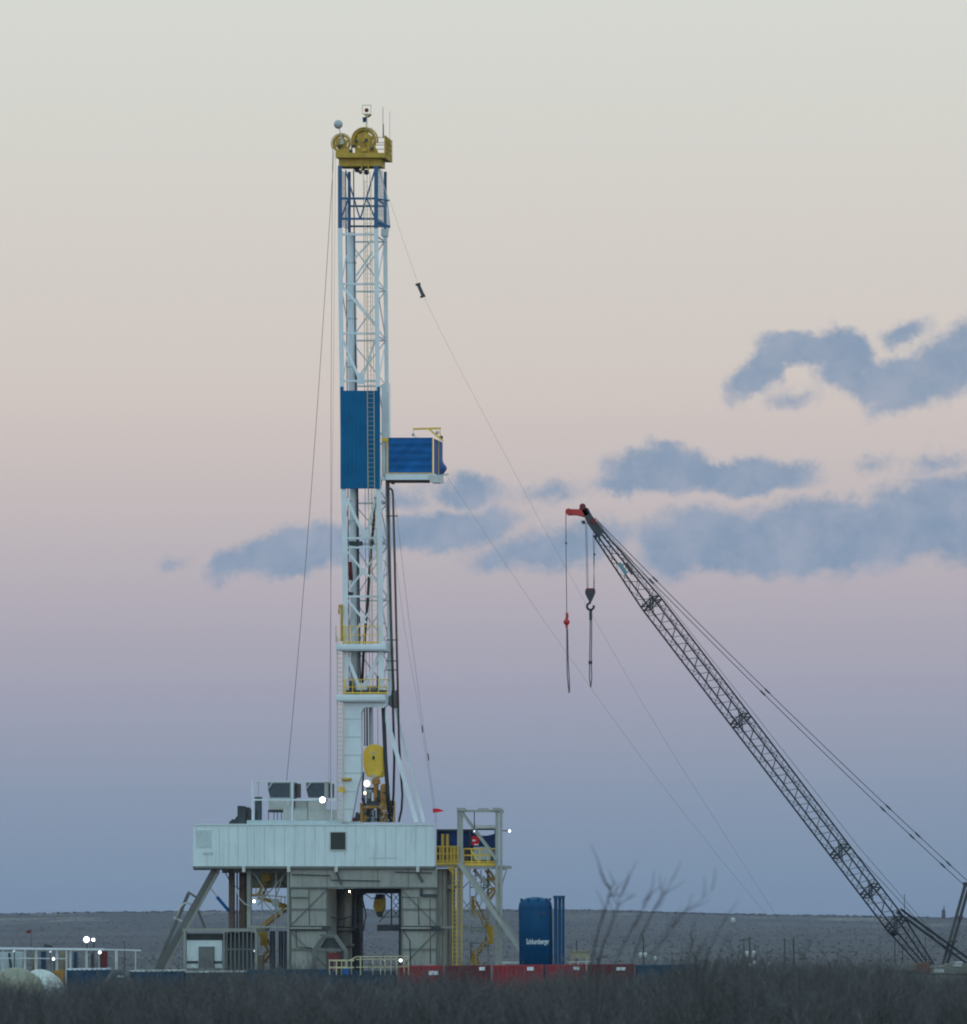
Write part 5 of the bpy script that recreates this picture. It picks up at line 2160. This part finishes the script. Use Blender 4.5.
protos = [segs_to_mesh(shrub_proto(100 + i, 8 + i % 4)) for i in range(7)]
protos = [(v / np.array([1, 1, np.percentile(v[:, 2], 98.5)]), f) for v, f in protos]
Vs, Fs, off = [], [], 0
NB = 1700
for i in range(NB):
    y = 58 + 132 * rng.random() ** .9
    x = (rng.random() - .5) * (y * .2 + 9)
    v, f = protos[rng.integers(len(protos))]
    a_ = rng.random() * 6.28
    pxh = x / (y * K) + CX
    # the fringe stays about level, with low swells
    topy = 979 + 3.5 * math.sin(pxh * .013 + 1) + 2.5 * math.sin(pxh * .041) - 7 * math.exp(-((pxh - 785) / 105) ** 4) + rng.normal(0, 4.5)
    zt_ = HC - (topy - EYE) * K * y
    zb = float(terrain(x, y))
    h = max(.8, (zt_ - zb)) * rng.uniform(.86, 1.1)
    wd = h * .55 * rng.uniform(.85, 1.25)
    R = np.array([[math.cos(a_) * wd, -math.sin(a_) * wd, 0], [math.sin(a_) * wd, math.cos(a_) * wd, 0], [0, 0, h]])
    Vs.append(v @ R.T + np.array([x, y, zb]))
    Fs.append(f + off)
    off += len(v)
me = np_mesh('brush', np.concatenate(Vs), np.concatenate(Fs))
me.materials.append(MATS['twig'])
o = bpy.data.objects.new('brush', me)
COL.objects.link(o)
o['kind'] = 'stuff'


def sapling(label, Y, lines, group='bare saplings above the brush'):
    p0 = P(lines[0][0][0], 968, Y)
    z = float(terrain(p0.x, Y))
    t = thing('bare_sapling', Vector((p0.x, Y, z)), label, 'sapling', group)
    R = random.Random(hash(label) % 1000 if False else int(lines[0][0][0]))
    for k, ln in enumerate(lines):
        m = MB()
        w = ln[0][2] if len(ln[0]) > 2 else 3.0
        pts = [P(q[0], q[1], Y + .15 * math.sin(i + k)) for i, q in enumerate(ln)]
        first = pts[0]
        if ln[0][1] > 955:
            pts = [Vector((p0.x + (first.x - p0.x) * .3, Y, z))] + pts
        n = len(pts)
        r0 = w * K * Y * .28
        m.tube(pts, [r0 * (1 - .72 * i / (n - 1)) for i in range(n)], 6)
        for i in range(1, n):
            for q in range(1):
                a = pts[i - 1].lerp(pts[i], R.random())
                if a.z < HC - .3:
                    continue
                d = (pts[i] - pts[i - 1]).normalized()
                d = (d + Vector((R.uniform(-.8, .8), R.uniform(-.6, .6), R.uniform(-.1, .5)))).normalized()
                l = R.uniform(.05, .16)
                b_ = a + d * l
                c_ = b_ + (d + Vector((R.uniform(-.3, .3), 0, .2))).normalized() * l
                m.tube([a, b_, c_], [.0035, .003, .0015], 4)
        if len(ln[0]) > 3:
            m.sphere(pts[-1], 2.0 * K * Y, 8)
        m.build('stem', 'sapling bark', t)


sapling('tallest bare sapling with knotted forks, just beyond the blue silo', 45, [
    [(590, 968, 4.6), (596, 940), (601, 922), (606, 908), (608.5, 897), (610.5, 890)],
    [(610.5, 890, 3.2), (609, 888), (605.5, 882), (602, 873), (598.5, 862)],
    [(610, 890, 2.2), (614, 884), (615.5, 880)],
    [(598, 966, 4.2), (603, 945), (611, 926), (617, 908), (619.5, 897), (623.5, 891)],
    [(610, 894, 2.0), (615, 896), (619, 894)],
    [(623, 891, 3.0), (626.5, 884), (629.5, 877)],
    [(619, 905, 1.6), (625, 900), (631, 898)]])
sapling('bare sapling of three slanting stems, in the middle of the sapling clump', 43, [
    [(614, 966, 3.6), (621, 950), (629, 935), (640, 914), (646, 904), (650, 896)],
    [(632, 962, 3.2), (640, 940), (648, 922), (654, 909), (660, 899), (668, 888), (671, 881)],
    [(656, 907, 1.8), (662, 896), (664, 894)],
    [(643, 903, 1.8), (647, 898), (651, 893)]])
sapling('low bare sapling slanting over the dull blue tank', 40, [
    [(648, 966, 3.0), (656, 950), (664, 938), (672, 926)],
    [(672, 926, 2.4), (673, 923)],
    [(664, 938, 1.6), (675, 922), (686, 911), (697, 903), (704, 897), (712, 890)]])
sapling('bare sapling of upright stems between the blue tank and the well site', 46, [
    [(686, 970, 3), (689, 955), (693, 942), (690, 932)],
    [(696, 970, 3), (697, 955), (700, 943)],
    [(704, 970, 3), (707, 955), (712, 945), (718, 932), (722, 925)],
    [(714, 970, 2.4), (722, 948), (730, 930)]])
sapling('short bare twig slanting up beside the two thin poles', 50, [
    [(800, 972, 3.2), (804, 957), (808, 949), (812, 940)],
    [(806, 970, 2.4), (809, 962)]])

# ------------------------------------------------------------------ sky, light, camera
wd_ = bpy.data.worlds.new('World')
SC.world = wd_
wd_.use_nodes = True
nt = wd_.node_tree
bg = nt.nodes['Background']
tc = nt.nodes.new('ShaderNodeTexCoord')


def MA(op, a, b=None, clamp=False):
    n = nt.nodes.new('ShaderNodeMath')
    n.operation = op
    n.use_clamp = clamp
    for i, v in enumerate((a, b)):
        if v is None:
            continue
        if hasattr(v, 'is_output'):
            nt.links.new(v, n.inputs[i])
        else:
            n.inputs[i].default_value = v
    return n.outputs[0]


def smooth(v, lo, hi):
    n = nt.nodes.new('ShaderNodeMapRange')
    n.interpolation_type = 'SMOOTHSTEP'
    n.inputs['From Min'].default_value = lo
    n.inputs['From Max'].default_value = hi
    nt.links.new(v, n.inputs['Value'])
    return n.outputs[0]


sp = nt.nodes.new('ShaderNodeSeparateXYZ')
nt.links.new(tc.outputs['Generated'], sp.inputs[0])
X, Y_, Z = sp.outputs
hyp = MA('SQRT', MA('ADD', MA('MULTIPLY', X, X), MA('ADD', MA('MULTIPLY', Y_, Y_), 1e-5)))
slope = MA('DIVIDE', Z, hyp)
rpn = nt.nodes.new('ShaderNodeValToRGB')
stops = [(940, (114, 135, 161)), (900, (121, 143, 167)), (800, (136, 151, 173)), (700, (158, 160, 178)), (600, (178, 172, 182)), (500, (195, 186, 187)), (400, (208, 198, 193)), (300, (211, 204, 198)), (200, (212, 208, 201)), (100, (213, 213, 206)), (0, (214, 216, 209)), (-250, (197, 211, 219))]
els = rpn.color_ramp.elements
while len(els) < len(stops):
    els.new(.5)
for e, (py, c) in zip(els, stops):
    e.position = (EYE - py) * K / .25
    e.color = rgb(*c)
nt.links.new(MA('DIVIDE', slope, .25, True), rpn.inputs['Fac'])
# evening light behind the camera and overhead
sky = nt.nodes.new('ShaderNodeTexSky')
sky.sky_type = 'NISHITA'
sky.sun_disc = False
sky.sun_elevation = math.radians(3)
sky.sun_rotation = math.radians(180)
sky.air_density = 1.0
sky.dust_density = .3
sky.ozone_density = 6.0
sks = nt.nodes.new('ShaderNodeVectorMath')
sks.operation = 'MULTIPLY_ADD'
sks.inputs[1].default_value = (.08, .08, .08)
sks.inputs[2].default_value = (.47, .76, .86)
nt.links.new(sky.outputs[0], sks.inputs[0])


def mixw(fac, c1, c2):
    mx = nt.nodes.new('ShaderNodeMix')
    mx.data_type = 'RGBA'
    for s, v in ((0, fac), (6, c1), (7, c2)):
        if hasattr(v, 'is_output'):
            nt.links.new(v, mx.inputs[s])
        else:
            mx.inputs[s].default_value = v
    return mx.outputs[2]


# clouds, placed by direction
def A(px, py):
    return ang(px, py)


den = MA('MAXIMUM', Y_, .02)
cmb = nt.nodes.new('ShaderNodeCombineXYZ')
nt.links.new(MA('DIVIDE', X, den), cmb.inputs[0])
nt.links.new(MA('DIVIDE', Z, den), cmb.inputs[1])
uv = cmb.outputs[0]


def wnoise(scale, detail, rough, out='Fac'):
    n = nt.nodes.new('ShaderNodeTexNoise')
    n.inputs['Scale'].default_value = scale
    n.inputs['Detail'].default_value = detail
    n.inputs['Roughness'].default_value = rough
    nt.links.new(uv, n.inputs['Vector'])
    return n.outputs[out]


def vmath(op, a, b=None, scale=None):
    n = nt.nodes.new('ShaderNodeVectorMath')
    n.operation = op
    nt.links.new(a, n.inputs[0])
    if b is not None:
        if hasattr(b, 'is_output'):
            nt.links.new(b, n.inputs[1])
        else:
            n.inputs[1].default_value = b
    if scale is not None:
        n.inputs['Scale'].default_value = scale
    return n.outputs['Value' if op == 'LENGTH' else 'Vector']


w1 = vmath('SCALE', vmath('SUBTRACT', wnoise(120, 5, .6, 'Color'), (.5, .5, .5)), scale=.0075)
w2 = vmath('SCALE', vmath('SUBTRACT', wnoise(500, 4, .65, 'Color'), (.5, .5, .5)), scale=.0022)
wuv = vmath('ADD', vmath('ADD', uv, w1), w2)
flat = nt.nodes.new('ShaderNodeVectorMath')
flat.operation = 'MULTIPLY'
flat.inputs[1].default_value = (1, 1, 0)
nt.links.new(wuv, flat.inputs[0])
wuv = flat.outputs[0]
ELL = [  # px, py, half width, half height, turn, strength
    (758, 376, 44, 22, 40, 1.15), (800, 347, 54, 22, 6, 1.3), (842, 352, 42, 26, -25, 1.3), (846, 376, 38, 22, -20, 1.0), (893, 382, 60, 30, 0, 1.15), (950, 366, 55, 38, 20, 1.2), (980, 350, 40, 40, 30, 1.1),
    (895, 405, 40, 16, 5, .6), (905, 333, 30, 14, 22, .62), (790, 398, 38, 12, 0, .42),
    (662, 471, 66, 26, 0, 1.25), (735, 476, 95, 21, -2, 1.25), (625, 484, 42, 12, 0, .75), (664, 452, 24, 16, 0, .8), (786, 474, 38, 17, 5, .85),
    (715, 541, 95, 38, 0, 1.35), (830, 537, 135, 42, 4, 1.5), (925, 515, 110, 42, 10, 1.5), (985, 517, 80, 54, 0, 1.5), (775, 548, 90, 30, 0, 1.3), (672, 556, 42, 26, 0, .8), (875, 463, 20, 10, 0, .26), (938, 462, 36, 13, 10, .42),
    (232, 566, 32, 16, 12, .85), (285, 553, 62, 26, 8, 1.2), (335, 545, 62, 24, 5, 1.1),
    (440, 531, 95, 25, 6, 1.1), (468, 492, 44, 20, -8, .8), (400, 500, 40, 18, 0, .55), (548, 494, 50, 13, 8, .42), (552, 550, 82, 24, 6, .95), (500, 560, 40, 14, 6, .6), (600, 535, 50, 20, 0, .7), (171, 567, 18, 7, 10, .26)]
acc = None
for (px, py, a_, b_, rt_, st_) in ELL:
    mp = nt.nodes.new('ShaderNodeMapping')
    mp.vector_type = 'TEXTURE'
    u0, v0 = A(px, py)
    mp.inputs['Location'].default_value = (u0, v0, 0)
    mp.inputs['Rotation'].default_value = (0, 0, math.radians(rt_))
    mp.inputs['Scale'].default_value = (a_ * K, b_ * K, 1)
    nt.links.new(wuv, mp.inputs['Vector'])
    d = MA('MULTIPLY', MA('SUBTRACT', 1.0, vmath('LENGTH', mp.outputs[0])), st_)
    if acc is None:
        acc = d
    else:
        sm = nt.nodes.new('ShaderNodeMath')
        sm.operation = 'SMOOTH_MAX'
        sm.inputs[2].default_value = .2
        nt.links.new(acc, sm.inputs[0])
        nt.links.new(d, sm.inputs[1])
        acc = sm.outputs[0]
nz = MA('MULTIPLY', MA('SUBTRACT', wnoise(170, 8, .64), .5), .8)
dens = smooth(MA('ADD', acc, nz), -.14, .52)
dens = MA('MULTIPLY', dens, smooth(Y_, .3, .6))
inner = wnoise(90, 5, .6)
ccol = mixw(smooth(inner, .3, .7), rgb(124, 149, 176), rgb(150, 163, 185))
base = mixw(smooth(slope, .26, .9), rpn.outputs['Color'], sks.outputs[0])
front = smooth(Y_, -.35, .55)
base = mixw(front, sks.outputs[0], base)
final = mixw(MA('MULTIPLY', dens, .9), base, ccol)
nt.links.new(final, bg.inputs['Color'])
bg.inputs['Strength'].default_value = 1.0
wd_.cycles.sampling_method = 'MANUAL'
wd_.cycles.sample_map_resolution = 512

sd = bpy.data.lights.new('sun', 'SUN')
sd.energy = 0.4
sd.angle = math.radians(50)
sd.color = (1.0, .95, .9)
so = bpy.data.objects.new('sun', sd)
so.rotation_euler = (math.radians(90 - 8), 0, math.radians(4))
COL.objects.link(so)

HAZE = True
if HAZE:
    m = MB()
    m.box((-1200, -60, -8.5), (1200, 4300, 58))
    hm = bpy.data.materials.new('haze air')
    hm.use_nodes = True
    nt = hm.node_tree
    nt.nodes.remove(nt.nodes['Principled BSDF'])
    pv = nt.nodes.new('ShaderNodeVolumePrincipled')
    pv.inputs['Color'].default_value = (.70, .70, 1.0, 1)
    pv.inputs['Density'].default_value = 4.5e-5
    nt.links.new(pv.outputs[0], nt.nodes['Material Output'].inputs['Volume'])
    MATS['haze air'] = hm
    hz = m.build('haze', 'haze air')
    hz['kind'] = 'stuff'
    SC.cycles.volume_bounces = 0

cd = bpy.data.cameras.new('camera')
cd.sensor_fit = 'HORIZONTAL'
cd.sensor_width = 36
cd.lens = 36 / (967 * K)
cd.shift_y = (EYE - 512) / 967
cd.clip_end = 30000
cd.clip_start = .5
cd.dof.use_dof = True
cd.dof.focus_distance = 300
cd.dof.aperture_fstop = 4.0
co_ = bpy.data.objects.new('camera', cd)
co_.location = (0, 0, HC)
co_.rotation_euler = (math.pi / 2, ROLL, 0)
COL.objects.link(co_)
SC.camera = co_
SC.view_settings.view_transform = 'Standard'
SC.view_settings.look = 'None'
SC.view_settings.exposure = 0
SC.view_settings.gamma = 1
SC.cycles.max_bounces = 5
SC.cycles.diffuse_bounces = 2
SC.cycles.glossy_bounces = 2
SC.cycles.transparent_max_bounces = 8
SC.cycles.filter_width = 2.0
